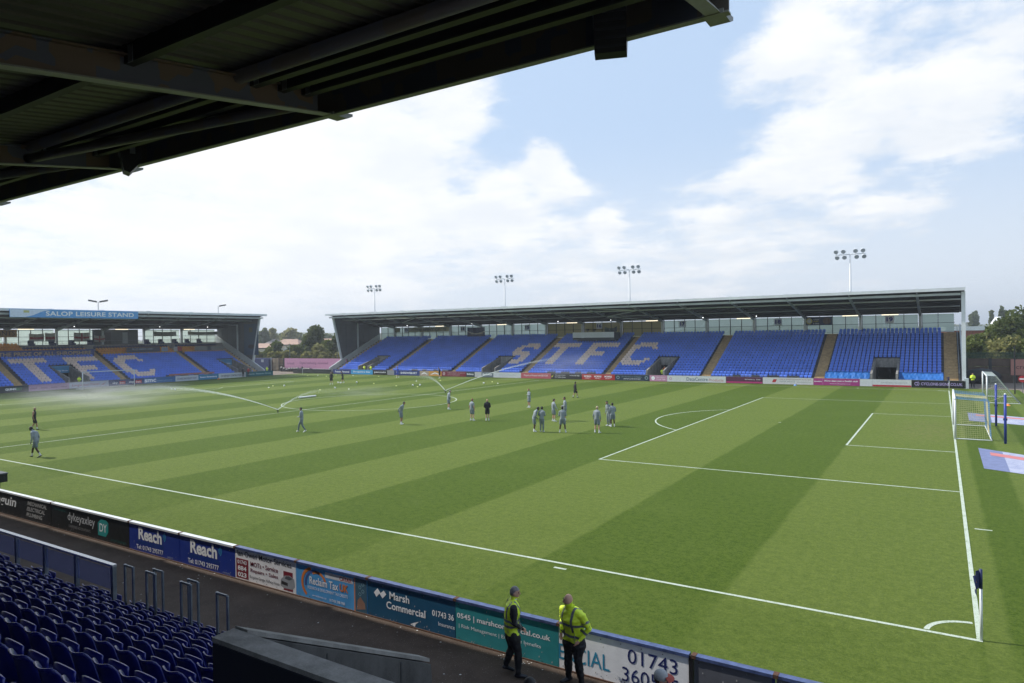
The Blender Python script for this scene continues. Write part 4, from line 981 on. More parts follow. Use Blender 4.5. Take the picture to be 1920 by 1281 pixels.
# left stand banners
LX = -110.2
def lcloth(*a, **k): return cloth(*a, **k)
def lpos(u, v, dep): 
    P = on(u, v, 0, LX-dep); return P
P0, P1 = lpos(0, 668, 8.7), lpos(177, 662, 8.7)
cloth('banner', 'long blue banner reading THE PRIDE OF ALL SHROPSHIRE across the seats', 'banner', LX-8.75, 15.5, 4.56, P1.y-15.5, 1.12, R(90), lambda u, v: (.020, .04, .20), 40, 3, .0, .02, [('t', 'THE PRIDE OF ALL SHROPSHIRE', P0.y-15.5-.2, .28, P1.y-P0.y-.3, .58, (.48, .34, .17), .015)])
P1 = lpos(32, 630, 13.4)
cloth('banner', 'orange brown banner ending in GIANTS at the upper left', 'banner', LX-13.4, 14.0, 7.75, P1.y-14.0, 1.2, R(90), lambda u, v: (.30, .16, .05), 30, 3, .0, .02, [('t', "AMONGST GIANTS", P1.y-14-9.0, .28, 8.7, .72, (.03, .025, .02), .0)])
def cross(u, v): return (.30, .03, .04) if abs(v-.48) < .11 or abs(u-.5) < .05 else (.42, .40, .37)
def band(u, v): return (.30, .03, .04) if abs(v-.42) < .15 and .05 < u < .95 else (.42, .40, .37)
for (a, b_, z0, h, fn, lab, zr) in ((54, 82, 7.15, 1.2, band, 'white flag with a wide red band hanging at the left column', 0), (84, 103, 7.1, 1.35, band, 'second white flag with a wide red band right of the column', 0), (138, 167, 7.0, 1.5, cross, 'white flag with a full red cross and a dark crest', 0), (176, 196, 6.9, 1.1, cross, 'small tilted white flag with a red cross near the lounge', 0), (288, 330, 7.75, .9, lambda u, v: (.20, .20, .17), 'long plain grey banner right of the lounge wall', 0), (352, 408, 7.95, .7, lambda u, v: (.24, .24, .20), 'plain pale banner at the right end of the windows', 0)):
    pa, pb = lpos(a, 625, 13.3), lpos(b_, 625, 13.3)
    cloth('flag', lab, 'flag', LX-13.2, pa.y, z0, pb.y-pa.y, h, R(90), fn, 20, 9, .12, .06)
for (a, b_, lab, fn, z0, h) in ((103, 113, 'dark square banner with round crest at the foot of the upper seats', lambda u, v: (.3, .22, .18) if (u-.5)**2+(v-.5)**2 < .1 else (.10, .06, .05), 5.0, .8), (113, 122, 'dark red cloth over the seats beside the crest', lambda u, v: (.25, .03, .03), 5.0, .8), (237, 300, 'dark banner reading BLUE AMBER ARMY', lambda u, v: (.06, .065, .09), 4.95, .85), (303, 315, 'pale blue and white cloth on the amber seats', lambda u, v: (.3, .35, .42), 5.0, .75), (326, 333, 'white scarf cloth next to the red one', lambda u, v: (.45, .42, .42), 5.0, .8), (333, 341, 'red cloth at the top of the middle aisle', lambda u, v: (.40, .04, .04), 5.0, .8)):
    pa, pb = lpos(a, 656, 9.0), lpos(b_, 656, 9.0)
    if lab.startswith('dark banner'): 
        pa, pb = lpos(237, 656, 9.0), lpos(300, 656, 9.0)
        cloth('banner', lab, 'banner', LX-9.0, pa.y, z0, pb.y-pa.y, h, R(90), fn, 20, 3, .0, .02, [('t', 'BLUE AMBER ARMY', 1.0, .38, (pb.y-pa.y)-2.2, .30, (.3, .33, .4), .01)])
    else: cloth('banner', lab, 'banner', LX-9.0, pa.y, z0, pb.y-pa.y, h, R(90), fn, 8, 6, .05, .04)
pa, pb = lpos(365, 656, 9.0), lpos(420, 656, 9.0)
cloth('banner', 'black and white chequered banner over the amber seats', 'banner', LX-9.0, pa.y, 4.95, pb.y-pa.y, .85, R(90), lambda u, v: ((.45, .43, .38) if (int(u*26)+int(v*5)) % 2 else (.03, .03, .03)) if not .42 < u < .52 else (.08, .08, .10), 26, 5, .0, .02)
board('poster', 'tall faded blue advertising panel on the end wall of the stand', (LX-5.6, 67.28, 3.9), 0, 4.3, 6.0, (.025, .07, .13), [('r', 1.6, 4.4, 2.6, 5.3, (.09, .09, .04)), ('r', .2, 2.75, 4.0, 2.8, (.04, .10, .17)), ('r', .2, .8, 4.0, .86, (.04, .10, .17)), ('poly', [(1.2, 1.5), (1.5, 2.0), (2.8, 2.0), (3.4, 1.7), (3.3, 1.3), (1.9, 1.2)], (.012, .015, .02))], cat='poster', group=None)
# vomitory signs on left stand
for k, (a, lab, tx) in enumerate(((33.15, 'blue Salop Leisure sign over the left vomitory', 'Holiday Home'), (61.85, 'blue sign over the vomitory by the end wall', 'Caravans'))):
    board('entrance_sign', lab, (LX-5.58, a, 2.1), R(90), 2.7, 1.1, (.05, .22, .42), [('t', 'SALOP LEISURE', .4, .68, 1.9, .2, (.02, .10, .2)), ('t', tx, .35, .2, 2.0, .28, W_)], cat='sign', group='signs over the vomitories')

# ------------------------------------------------------------------ floodlights
def floodlight(x, y, h, label, small=False):
    t = empty('floodlight_mast', (x, y, 0), 0, label=label, cat='floodlight', group='floodlight masts behind the stands')
    MB().tube([(0, 0, 0), (0, 0, h)], [.19, .11], 10).build('pole', M['white'], t, smooth=True)
    MB().tube([(-2.1, 0, h), (2.1, 0, h)], .07, 6).build('crossbar', M['white'], t)
    for k, dx in enumerate((-1.9, -.9, .75, 1.75)):
        for dz in (.48, -.42):
            l = MB(); up = dz > 0; tilt = -.5; r = .33
            c = Vector((dx+(.15 if not up else 0), -.15, h+dz)); n = Vector((.15*(k-1.5), -1, tilt)); n.normalize()
            l.tube([c+n*.14, c-n*.02, c-n*.22, c-n*.30], [r, r, r*.62, .12], 12, M['white'])
            l.tube([c+n*.141, c+n*.15], [r*.9, r*.9], 12, M['lampface'])
            l.box((dx-.03, -.04, min(h, h+dz)), (dx+.03, .02, max(h, h+dz)), M['galv']); l.build('lamp', None, t)
for k, (u, v, nm) in enumerate(((702, 541, 'left end'), (946, 523, 'middle left'), (1180, 506, 'middle right'), (1594, 477, 'right'))):
    P = on(u, v, 1, 97.5); floodlight(P.x, 97.5, P.z, 'white floodlight mast behind the far stand, %s' % nm)
for k, (u, v, nm) in enumerate(((184, 566, 'above the roof sign'), (409, 574, 'near the right end'))):
    P = on(u, v, 0, -128.0)
    t = empty('floodlight_mast', (-128, P.y, 0), R(60), label='slender floodlight mast behind the goal end stand %s' % nm, cat='floodlight', group='floodlight masts behind the stands')
    MB().tube([(0, 0, 0), (0, 0, P.z)], [.16, .07], 6).build('pole', M['white'], t)
    for s in ((-1, 1) if k == 0 else (1,)): MB().hexa([(s*.2, -.3, P.z-.15), (s*1.5, -.3, P.z+.12), (s*1.5, .3, P.z+.12), (s*.2, .3, P.z-.15), (s*.2, -.3, P.z+.12), (s*1.5, -.3, P.z+.38), (s*1.5, .3, P.z+.38), (s*.2, .3, P.z+.12)]).build('lamp', M['dgrey'], t)

# ------------------------------------------------------------------ goals, nets, flags, mats
def net_panel(b, P00, P10, P11, P01, nu, nv, r=.008, sag=0.0, m=None):
    P00, P10, P11, P01 = map(Vector, (P00, P10, P11, P01))
    def p(u, v):
        q = P00*(1-u)*(1-v)+P10*u*(1-v)+P11*u*v+P01*(1-u)*v; q = q.copy(); q.z -= sag*4*u*(1-u)*4*v*(1-v); return q
    for i in range(nu+1): b.tube([p(i/nu, j/6) for j in range(7)], r, 3, m, cap=False)
    for j in range(nv+1): b.tube([p(i/6, j/nv) for i in range(7)], r, 3, m, cap=False)
def goal(x, y0, y1, depth, label, r=.06, netm=None, stanch=True, dirx=1, slant=False, simple=False):
    t = empty('goal', (x, (y0+y1)/2, 0), 0, label=label, cat='goal'); h = (y1-y0)/2; H = 2.44+r; d = depth*dirx
    for y in (-h, h): MB().tube([(0, y, 0), (0, y, H)], r, 12).build('post', M['white'], t, smooth=True)
    MB().tube([(0, -h-r, H), (0, h+r, H)], r, 12).build('crossbar', M['white'], t, smooth=True)
    b = MB(); b.tube([(0, -h, .04), (d, -h, .04), (d, h, .04), (0, h, .04)], .035, 6); b.build('ground_frame', M['white'], t)
    n = MB(); k = 10 if simple else 24
    if slant:
        tb = .75*dirx
        net_panel(n, (0, -h, H), (0, h, H), (tb, h, H-.03), (tb, -h, H-.03), k*2, 5, .006, .03, M['nwhite'])
        net_panel(n, (tb, -h, H), (tb, h, H), (d, h, .05), (d, -h, .05), k*2, 20, .006, .1, M['nwhite'])
        for y in (-h, h): net_panel(n, (0, y, .05), (0, y, H), (tb, y, H), (d, y, .05), 14, 12, .006, 0, M['nwhite'])
        f = MB()
        for y in (-h, h): f.tube([(0, y, H), (tb, y, H), (d, y, .05)], .02, 6)
        f.build('net_support', M['galv'], t)
    elif simple:
        net_panel(n, (0, -h, H), (0, h, H), (d, h, 0), (d, -h, 0), 30, 12, .006, .0, M['nwhite'])
    else:
        top = d-.10*dirx
        ys = [-h, -h*.4, h*.2, h]
        for q in range(3):
            net_panel(n, (0, ys[q], H), (0, ys[q+1], H), (top, ys[q+1], H-.12), (top, ys[q], H-.12), 16, 9, .005, .06, (M['nblu'], M['ncream'], M['nblu'])[q])
            net_panel(n, (top, ys[q], H-.12), (top, ys[q+1], H-.12), (d, ys[q+1], .05), (d, ys[q], .05), 16, 18, .005, .0, (M['nblu'], M['ncream'], M['nblu'])[q])
        net_panel(n, (0, -h, .05), (0, -h, H), (top, -h, H-.12), (d, -h, .05), 20, 16, .005, 0, M['ncream']); net_panel(n, (0, h, .05), (0, h, H), (top, h, H-.12), (d, h, .05), 20, 16, .005, 0, M['ncream'])
    n.build('net', None, t, kind='stuff'); return t
c = PW/2
goal(0.02, c-3.72, c+3.72, 1.86, 'white goal with blue and cream net on the right goal line', netm=True)
goal(-PL, c-3.72, c+3.72, -1.9*-1, 'white goal on the far goal line behind the water spray', simple=True, dirx=-1)
goal(2.84, 58.55, 66.2, 2.5, 'portable white training goal with grey net standing behind the near goal', slant=True)
for (x, y, H, lab) in ((2.54, 40.63, 2.9, 'farther of the two blue padded poles behind the near goal'), (2.50, 31.75, 2.9, 'nearer of the two blue padded poles behind the near goal')):
    t = empty('net_pole', (x, y, 0), label=lab, cat='pole', group='blue poles behind the goal'); MB().tube([(0, 0, 0), (0, 0, H)], .07, 12).build('pole', M['bluepole'], t, smooth=True)
    MB().ball((0, 0, H+.03), .06, 8, 6).build('cap', M['white'], t, smooth=True)
    b = MB(); b.box((-.1, -.05, 1.38), (.1, .05, 1.5)); b.build('cleat', M['black'], t)
    yy = c-3.72 if y < 36 else c+3.72
    MB().tube([(0, 0, H-.05), (-.4, (yy-y)*.3, H-.28), (1.78-x, yy-y, 2.40)], .008, 4).build('rope', M['ncream'], t)
def corner_flag(x, y, H, label, ang=200, sc_=1.0):
    t = empty('corner_flag', (x, y, 0), R(ang), label=label, cat='corner flag', group='corner flags')
    MB().tube([(0, 0, 0), (0, 0, H-.42)], .03*sc_, 10).build('pole', M['white'], t, smooth=True); MB().tube([(0, 0, H-.42), (0, 0, H)], .034*sc_, 10).build('sleeve', M['navy'], t, smooth=True)
    b = MB(); P = {}
    for i in range(9):
        for j in range(7):
            u, v = i/8, j/6; w = .34; P[i, j] = (.03+u*w*(.85+.1*v)*.62, .06*math.sin(u*8+v*2)*u+.10*u*u, H-.40+.38*v-.16*u*u*(1-.4*v))
    for i in range(8):
        for j in range(6): b.quad([P[i, j], P[i+1, j], P[i+1, j+1], P[i, j+1]], (M['amber'] if (i in (3, 4) and 1 < j < 5) else (WHITE if i in (5,) and j in (1, 2) else M['navy'])))
    b.build('flag', None, t, smooth=True)
corner_flag(.03, .02, 1.56, 'white corner pole with furled navy flag in the near right corner', 215)
corner_flag(.02, PW, 1.56, 'white corner pole with small flag at the far right corner', 190)
corner_flag(-PL, PW, 1.56, 'white corner pole beside the gap between the two far stands', 190)
def turf_mat(P, label, white_from=.30, end=None):
    """printed advertising carpet lying on the grass: P = 4 ground corners"""
    t = link('turf_carpet', None, None, (0, 0, 0), label=label, cat='advertising mat', group='printed mats behind the goal line')
    A, B, Cc, D = [Vector((p[0], p[1], .012)) for p in P]
    def q(u, v): return A*(1-u)*(1-v)+B*u*(1-v)+Cc*u*v+D*(1-u)*v
    def patch(u0, v0, u1, v1, m, dz, nm):
        pts = [q(u0, v0), q(u1, v0), q(u1, v1), q(u0, v1)]; MB().quad([(p.x, p.y, p.z+dz) for p in pts]).build(nm, m, t)
    lav = mat('carpet_lavender', (.15, .18, .32), .9, var=.15, scale=3); wh = mat('carpet_white', (.52, .54, .62), .9, fn=lambda k, b, ob: k.l.new(k.mix(k.ramp(k.noise(k.vm('MULTIPLY', ob, (1, 9, 1)).outputs[0], 1.5, 4, .7), .42, .55), (.20, .23, .38, 1), (.42, .44, .54, 1)), b.inputs['Base Color'])); rd = mat('carpet_red', (.48, .17, .17), .9, var=.1)
    patch(0, 0, 1, 1, lav, 0, 'backing'); patch(white_from, .0, end or 1, 1, wh, .004, 'white_print'); patch(.10, .68, min(1, (end or 1)+.1), .84, rd, .008, 'red_print')
    if end: patch(.93, .0, 1, 1, WHITE, .006, 'edge_strip')
turf_mat([(1.03, 43.2), (6.0, 43.2-2.3), (6.3, 46.0), (1.09, 49.1)], 'lavender printed mat behind the goal seen through the net', .28, .72)
turf_mat([(1.05, 22.4), (5.6, 20.0), (5.9, 25.2), (1.07, 29.3)], 'large lavender printed mat right of the goal line nearest the camera', .22)
# marker cone and small things
def cone(x, y, c_, label, r=.13, h=.12, group='training markers'):
    b = MB(); b.tube([(0, 0, 0), (0, 0, h*.2), (0, 0, h)], [r, r*.85, r*.35], 10); b.build('marker', c_, None, (x, y, .004), label=label, cat='marker', group=group)
CO = flat('cone_orange', (.75, .25, .05)); CY = flat('cone_yellow', (.75, .78, .25)); CB = flat('cone_blue', (.12, .3, .75))
P = on(1890, 761, 2, 0); cone(P.x, P.y, CO, 'orange marker cone beside the portable goal', .22, .16)
P = on(406, 711, 2, 0); cone(P.x+.6, P.y, CO, 'orange marker in front of the blue board at the far end', .25, .2)
P = on(1491, 723, 2, 0); cone(P.x, P.y, CB, 'blue marker near the far touchline', .2, .15)
def ball_at(u, v, r, label, grp='footballs scattered in the far half', m=None):
    P = on(u, v, 2, 0); P = Vector((P.x, min(P.y, 75.6), 0)); MB().ball((0, 0, r), r, 10, 8).build('football', m or M['ballm'], None, (P.x, P.y, 0), smooth=True, label=label, cat='football', group=grp)
def ball_fn(k, b, ob):
    v = k.new('ShaderNodeTexVoronoi'); v.inputs['Scale'].default_value = 9; k.l.new(ob, v.inputs['Vector'])
    k.l.new(k.mix(k.ramp(v.outputs['Distance'], .10, .16), (.12, .12, .15, 1), (.82, .82, .82, 1)), b.inputs['Base Color'])
M['ballm'] = mat('football_skin', (.8, .8, .8), .4, fn=ball_fn)
for k, (u, v) in enumerate(((533, 725), (628, 729), (669, 718.6), (774, 724), (787.5, 723.5), (634, 719), (638.5, 719.5), (322, 731), (328, 732), (907, 720))):
    ball_at(u, v, .13, 'white football on the grass, '+('left one below the gap', 'far one beside the left goalkeeper', 'pair by the right goalkeeper, farther one', 'below the penguin board, left one', 'below the penguin board, right one', 'left of two between the goalkeepers', 'right of two between the goalkeepers', 'left of two behind the water arc', 'right of two behind the water arc', 'by the third seat aisle')[k])
for k, (u, v) in enumerate(((504, 727), (512, 724), (600, 731.5), (654, 730), (701, 719.5), (743, 724), (780.8, 715), (825.5, 713.8), (923, 716.5), (933.5, 719.2), (783, 725.6), (612, 706.0), (662, 704.5), (630, 703.8), (577, 705.0), (596, 704), (710, 706), (743, 704.6))):
    P = on(u, v, 2, 0); cone(P.x, min(P.y, 75.4), CY if k % 3 else WHITE, ('yellowish' if k % 3 else 'white')+' marker disc in the far half, '+('leftmost', 'second from the left', 'left of the goalkeepers', 'in front of the goalkeepers', 'right of the right goalkeeper', 'midway to the boards', 'below the orange board', 'near the short fan', 'right of the long jet', 'farthest right', 'beside two balls', 'far edge by the fence', 'far edge by the blue board', 'far edge by the navy board', 'near the far corner', 'close to the gap', 'below the black board', 'below the second aisle')[k], .12, .08)
for k in range(13):
    u = 562+k*2.45; P = on(u, 747.5-k*.28, 2, 0)
    MB().ball((0, 0, .11), .11, 10, 8).build('football', M['ballm'], None, (P.x, P.y, 0), smooth=True, label='football %s in the row beside the centre circle, counted from the left' % ('first second third fourth fifth sixth seventh eighth ninth tenth eleventh twelfth thirteenth'.split()[k]), cat='football', group='row of footballs at the centre circle')
P = on(598, 1060, 2, .3); t = MB(); t.ball((0, 0, .16), .16, 12, 8, None, (1.35, 1, 1)); t.box((-.10, -.12, .27), (.10, .0, .335))
t.build('kit_bag', flat('bag_blue', (.02, .07, .42)), None, (-16.3, -4.6, 0), smooth=False, label='blue holdall on the grass just behind the near boards', cat='bag')
P = on(1461, 789, 2, 0)

# ------------------------------------------------------------------ people
SK = {'light': mat('skin_light', (.52, .30, .21), .55), 'tan': mat('skin_tan', (.36, .19, .12), .55), 'dark': mat('skin_dark', (.07, .035, .022), .5)}
CL = {'grey': mat('grey_jersey', (.245, .28, .305), .85, var=.12, scale=6), 'shorts': mat('grey_shorts', (.17, .205, .225), .85, var=.1, scale=6), 'black': mat('black_cloth', (.012, .012, .016), .8), 'shoe': mat('white_shoe', (.75, .76, .78), .5), 'dshoe': mat('dark_shoe', (.015, .016, .025), .45),
      'sock': mat('white_sock', (.7, .7, .72), .8), 'hi': mat('hi_vis_cloth', (.70, .88, .04), .55, var=.10, scale=9), 'refl': mat('reflective_tape', (.13, .145, .16), .35), 'blue': mat('blue_kit', (.02, .06, .38), .8), 'orange': mat('orange_cloth', (.7, .16, .03), .8), 'red': mat('red_cloth', (.35, .03, .03), .8), 'trousers': mat('black_trousers', (.008, .008, .011), .75)}
HAIR = {'black': mat('black_hair', (.008, .007, .007), .6), 'brown': mat('brown_hair', (.05, .03, .018), .6), 'blond': mat('blond_hair', (.42, .32, .20), .6), 'grey': mat('grey_hair', (.20, .19, .185), .6, var=.3, scale=30), 'ginger': mat('ginger_hair', (.22, .09, .03), .6)}
def loft(b, pts, radii, side, n=12):
    """closed tube with elliptical rings; side = direction of the first radius"""
    pts = [Vector(p) for p in pts]; V = []; F = []; side = Vector(side)
    for i, p in enumerate(pts):
        t = pts[min(i+1, len(pts)-1)]-pts[max(i-1, 0)]; t.normalize()
        a = side-t*side.dot(t)
        if a.length < 1e-3: a = Vector((0, 1, 0))-t*t.y
        a.normalize(); c_ = t.cross(a); rx, ry = radii[i] if isinstance(radii[i], tuple) else (radii[i], radii[i])
        for j in range(n):
            w = 2*math.pi*j/n; V.append(tuple(p+a*math.cos(w)*rx+c_*math.sin(w)*ry))
    for i in range(len(pts)-1):
        for j in range(n): F.append((i*n+j, i*n+(j+1) % n, (i+1)*n+(j+1) % n, (i+1)*n+j))
    F += [tuple(range(n))[::-1], tuple(range((len(pts)-1)*n, len(pts)*n))]
    b.add(V, F)
def person(loc, face, label, H=1.78, arms='down', stride=0.0, skin='light', hair='brown', top='grey', legs='shorts', shoes='shoe', sock='sock', bow=0.0, sleeve='long', vox=.030, build=1.0, feet=.11, group=None, hiv=None, armsR=None, turn=0.0):
    k = H/1.78; segs = []; b = MB(); side = (1, 0, 0); bd = build
    hip = Vector((0, 0, .93)); ch = Vector((0, .02+bow*.10, 1.36)); nk = Vector((0, .03+bow*.20, 1.50)); bulk = 1.0 if legs != 'trousers' else 1.10
    loft(b, [(0, 0, .80), (0, 0, .88), (0, .0, .98), (0, bow*.05, 1.12), ch-Vector((0, 0, .06)), ch+Vector((0, 0, .04)), nk-Vector((0, 0, .05)), nk], [(.10*bd, .08*bd), (.165*bd, .125*bd), (.165*bd, .13*bd), (.158*bd*bulk, .125*bd*bulk), (.188*bd*bulk, .135*bd*bulk), (.190*bd, .125*bd), (.12*bd, .09*bd), (.062, .062)], side, 14)
    segs.append(('torso', hip, ch, .16*bd)); segs.append(('torso', ch, nk-Vector((0, 0, .04)), .15*bd)); segs.append(('hips', Vector((0, 0, .84)), Vector((0, 0, .95)), .16*bd))
    ca, sa = math.cos(turn), math.sin(turn)
    hd = nk+Vector((0, .03+bow*.07, .155-bow*.035)); 
    loft(b, [nk-Vector((0, 0, .06)), nk+Vector((0, .0, .04)), hd-Vector((0, .0, .06))], [.062, .057, .058], side, 10)
    b.ball(tuple(hd), 1.0, 14, 12, None, (.076, .096, .118)); b.ball((hd.x+sa*-.02, hd.y+.018*ca, hd.z-.062), 1.0, 12, 8, None, (.056, .070, .056))
    def hv(x, y, z): return Vector((hd.x+x*ca-y*sa, hd.y+x*sa+y*ca, hd.z+z))
    b.ball(tuple(hv(0, .098, -.018)), 1, 8, 6, None, (.014, .022, .024))
    for s in (-1, 1): b.ball(tuple(hv(s*.076, -.004, -.01)), 1, 8, 6, None, (.012, .020, .032))
    segs.append(('head', hd-Vector((0, 0, .05)), hd+Vector((0, 0, .03)), .09)); segs.append(('neck', nk, hd-Vector((0, 0, .08)), .055))
    AR = {'down': ((.255, -.03, 1.15), (.265, .04, .91)), 'back': ((.27, -.13, 1.17), (.07, -.19, .98)), 'pocket': ((.295, -.06, 1.15), (.215, .09, .965)), 'front': ((.255, .02, 1.14), (.09, .26, 1.10)), 'cross': ((.255, .07, 1.17), (-.03, .23, 1.22)), 'swing': ((.25, .10, 1.17), (.24, .26, 1.0)), 'swingb': ((.25, -.14, 1.17), (.25, -.20, .94)), 'pelvis': ((.26, .0, 1.14), (.04, .20, .93)), 'out': ((.33, .03, 1.18), (.42, .12, .98))}
    for s in (-1, 1):
        key = (armsR if (armsR and s > 0) else arms); 
        if arms == 'walk': key = 'swing' if s > 0 else 'swingb'
        e, w = AR[key]; sh = Vector((s*.185*bd, ch.y-.01, 1.42-.12*(bd-1)-bow*.01))
        loft(b, [nk-Vector((0, 0, .03)), nk.lerp(sh, .5)+Vector((0, -.005, -.005)), sh+Vector((0, 0, -.005))], [(.07, .07), (.065*bd, .065), (.066*bd, .066)], (0, 1, 0), 10); e = Vector((s*e[0]*(.5+.5*bd), e[1]+ch.y*.5, e[2])); w = Vector((s*w[0]*(.5+.5*bd) if abs(w[0]) > .1 else s*w[0], w[1]+ch.y*.3, w[2]))
        thick = 1.0 if sleeve != 'none' else .82
        loft(b, [sh+Vector((-s*.05, 0, .0)), sh, sh.lerp(e, .5), e, e.lerp(w, .5), w], [.062*thick, .066*thick*bd, .056*thick*bd, .049*thick*bd, .044*thick, .033*thick], (0, 1, 0), 10)
        dn = (w-e).normalized(); hnd = w+dn*.10
        loft(b, [w-dn*.01, w+dn*.05, w+dn*.09], [(.026, .024), (.042, .020), (.040, .017)], (0, 1, 0), 10)
        for q in range(4):
            off = Vector((0, -.030+.020*q, 0)); L = (.065, .080, .075, .058)[q]
            f0 = w+dn*.085+off; f1 = f0+dn*L*.55+Vector((-s*.006, 0, 0)); f2 = f1+dn*L*.45+Vector((-s*.02, 0, 0)); loft(b, [f0, f1, f2], [.0100, .0095, .0075], (1, 0, 0), 6)
        loft(b, [w+dn*.02+Vector((0, .02, 0)), w+dn*.055+Vector((-s*.01, .048, 0)), w+dn*.085+Vector((-s*.015, .052, 0))], [.013, .011, .009], (1, 0, 0), 6)
        up = e if sleeve != 'none' else sh
        if sleeve == 'short': segs += [('sleeve', sh, sh.lerp(e, .7), .06), ('arm', sh.lerp(e, .7), e, .05), ('arm', e, w, .045)]
        elif sleeve == 'none': segs += [('arm', sh+Vector((s*.02, 0, 0)), e, .055), ('arm', e, w, .045)]
        else: segs += [('sleeve', sh, e, .06), ('sleeve', e, w, .045)]
        segs.append(('hand', w+dn*.03, hnd+dn*.06, .03))
        # legs
        st = s*stride; foot = Vector((s*feet, st, .085)); kn = Vector((s*(.09+feet)/2, st*.55+.045+abs(stride)*.10, .50)); 
        if st < -.05: foot.z += .06; kn.y += .02
        hp = Vector((s*.088, 0, .90)); tr = 1.0 if legs == 'shorts' or legs == 'kit' else (1.16 if vox > .02 else 1.38)
        loft(b, [hp+Vector((0, 0, .02)), hp.lerp(kn, .3), hp.lerp(kn, .75), kn, kn.lerp(foot, .35), kn.lerp(foot, .8), foot], [.098*bd, .090*bd*tr, .068*tr, .058*tr, .060*tr, .044*tr, .040*tr], side, 12)
        if legs in ('shorts', 'kit'): loft(b, [hp+Vector((0, 0, .02)), hp.lerp(kn, .3), hp.lerp(kn, .80)], [(.105*bd, .115*bd), (.108, .112), (.108, .112)], side, 12)
        a = R(14*s)*(-1); fd = Vector((math.sin(-a), math.cos(a), 0)); pit = -.10 if st < -.05 else 0
        h0 = foot+Vector((0, 0, -.035)); loft(b, [h0-fd*.075, h0-fd*.02, h0+fd*.07+Vector((0, 0, -.005+pit*.4)), h0+fd*.15+Vector((0, 0, -.015+pit*.8)), h0+fd*.19+Vector((0, 0, -.018+pit))], [(.030, .028), (.042, .050), (.048, .040), (.046, .030), (.028, .020)], side, 10)
        segs += [('thigh', hp, hp.lerp(kn, .78), .09), ('knee', hp.lerp(kn, .84), kn.lerp(foot, .55), .055), ('sock', kn.lerp(foot, .72), foot, .04), ('shoe', h0-fd*.05+Vector((0, 0, -.01)), h0+fd*.17+Vector((0, 0, -.015+pit*.8)), .04)]
    b2 = bpy.data.meshes.new('tmp'); b2.from_pydata(b.v, [], b.f); b2.update()
    ob = bpy.data.objects.new('tmp', b2); COL.objects.link(ob)
    rm = ob.modifiers.new('r', 'REMESH'); rm.mode = 'VOXEL'; rm.voxel_size = vox; rm.use_smooth_shade = True
    sm = ob.modifiers.new('s', 'SMOOTH'); sm.factor = .5; sm.iterations = 2 if vox > .02 else 3
    dg = bpy.context.evaluated_depsgraph_get(); me = bpy.data.meshes.new_from_object(ob.evaluated_get(dg)); me.name = 'person'
    bpy.data.objects.remove(ob)
    # clothes: each face takes the material of the limb it belongs to
    cols = {'torso': CL[top], 'hips': CL[top] if hiv == 'jacket_' else None, 'head': SK[skin], 'neck': SK[skin], 'sleeve': CL[top], 'arm': SK[skin], 'hand': SK[skin], 'knee': SK[skin], 'sock': CL[sock] if sock != 'skin' else SK[skin], 'shoe': CL[shoes]}
    if hiv == 'vest': cols['sleeve'] = CL['black']
    lm = {'shorts': CL['shorts'], 'kit': CL['black'], 'long': CL['shorts'], 'trousers': CL['trousers']}[legs]
    cols['hips'] = lm; cols['thigh'] = lm
    if legs in ('long', 'trousers'): cols['knee'] = lm; cols['sock'] = lm
    if top == 'blue' : cols['hips'] = CL['blue']; cols['thigh'] = CL['blue']
    ml = []; 
    n = len(me.polygons); cen = np.empty(n*3); me.polygons.foreach_get('center', cen); cen = cen.reshape(-1, 3)
    best = np.full(n, 1e9); idx = np.zeros(n, int)
    for (lab, a, c_, r) in segs:
        m_ = cols[lab]
        if m_ not in ml: ml.append(m_)
        a = np.array(a); d = np.array(c_)-a; L = max(d@d, 1e-9); tt = np.clip(((cen-a)@d)/L, 0, 1); dist = np.linalg.norm(cen-(a+tt[:, None]*d), axis=1)-r
        w = dist < best; best[w] = dist[w]; idx[w] = ml.index(m_)
    if CL[top] in ml and lm in ml: 
        hm = ml.index(CL[top]); 
        low = .86 if hiv else .93
        hem = (cen[:, 2] > low) & (np.abs(cen[:, 0]) < .19) & (idx == ml.index(lm)); idx[hem] = hm
    for m_ in ml: me.materials.append(m_)
    me.polygons.foreach_set('material_index', idx.tolist()); me.polygons.foreach_set('use_smooth', [True]*n)
    if vox < .02:
        co = np.empty(len(me.vertices)*3); me.vertices.foreach_get('co', co); co = co.reshape(-1, 3); no = np.array([tuple(v.normal) for v in me.vertices])
        for i in range(len(co)):
            p = co[i]
            if p[2] < 1.46 and p[2] > .13:
                f = noise.noise(Vector((p[0]*9, p[1]*9, p[2]*16+p[0]*7)))*.010+noise.noise(Vector((p[0]*22, p[1]*22, p[2]*30)))*.004
                co[i] += no[i]*f*(1.0 if p[2] > .85 else 1.3)
        me.vertices.foreach_set('co', co.ravel())
    me.transform(Matrix.Scale(k, 4)); me.update()
    o = link('person', me, None, loc, (0, 0, face), label=label, cat='person', group=group)
    if vox < .02:
        eb = MB()
        for s_ in (-1, 1): eb.ball(tuple(hv(s_*.030, .083, .010)*k), .012, 8, 6)
        eb.build('eyes', HAIR['black'], o, smooth=True); bb = MB()
        for s_ in (-1, 1): bb.box(tuple(hv(s_*.030-.016, .088, .030)*k), tuple(hv(s_*.030+.016, .094, .037)*k))
        bb.box(tuple(hv(-.022, .083, -.062)*k), tuple(hv(.022, .090, -.055)*k)) if abs(turn) < .01 else None
        bb.build('brows', HAIR['brown'], o)
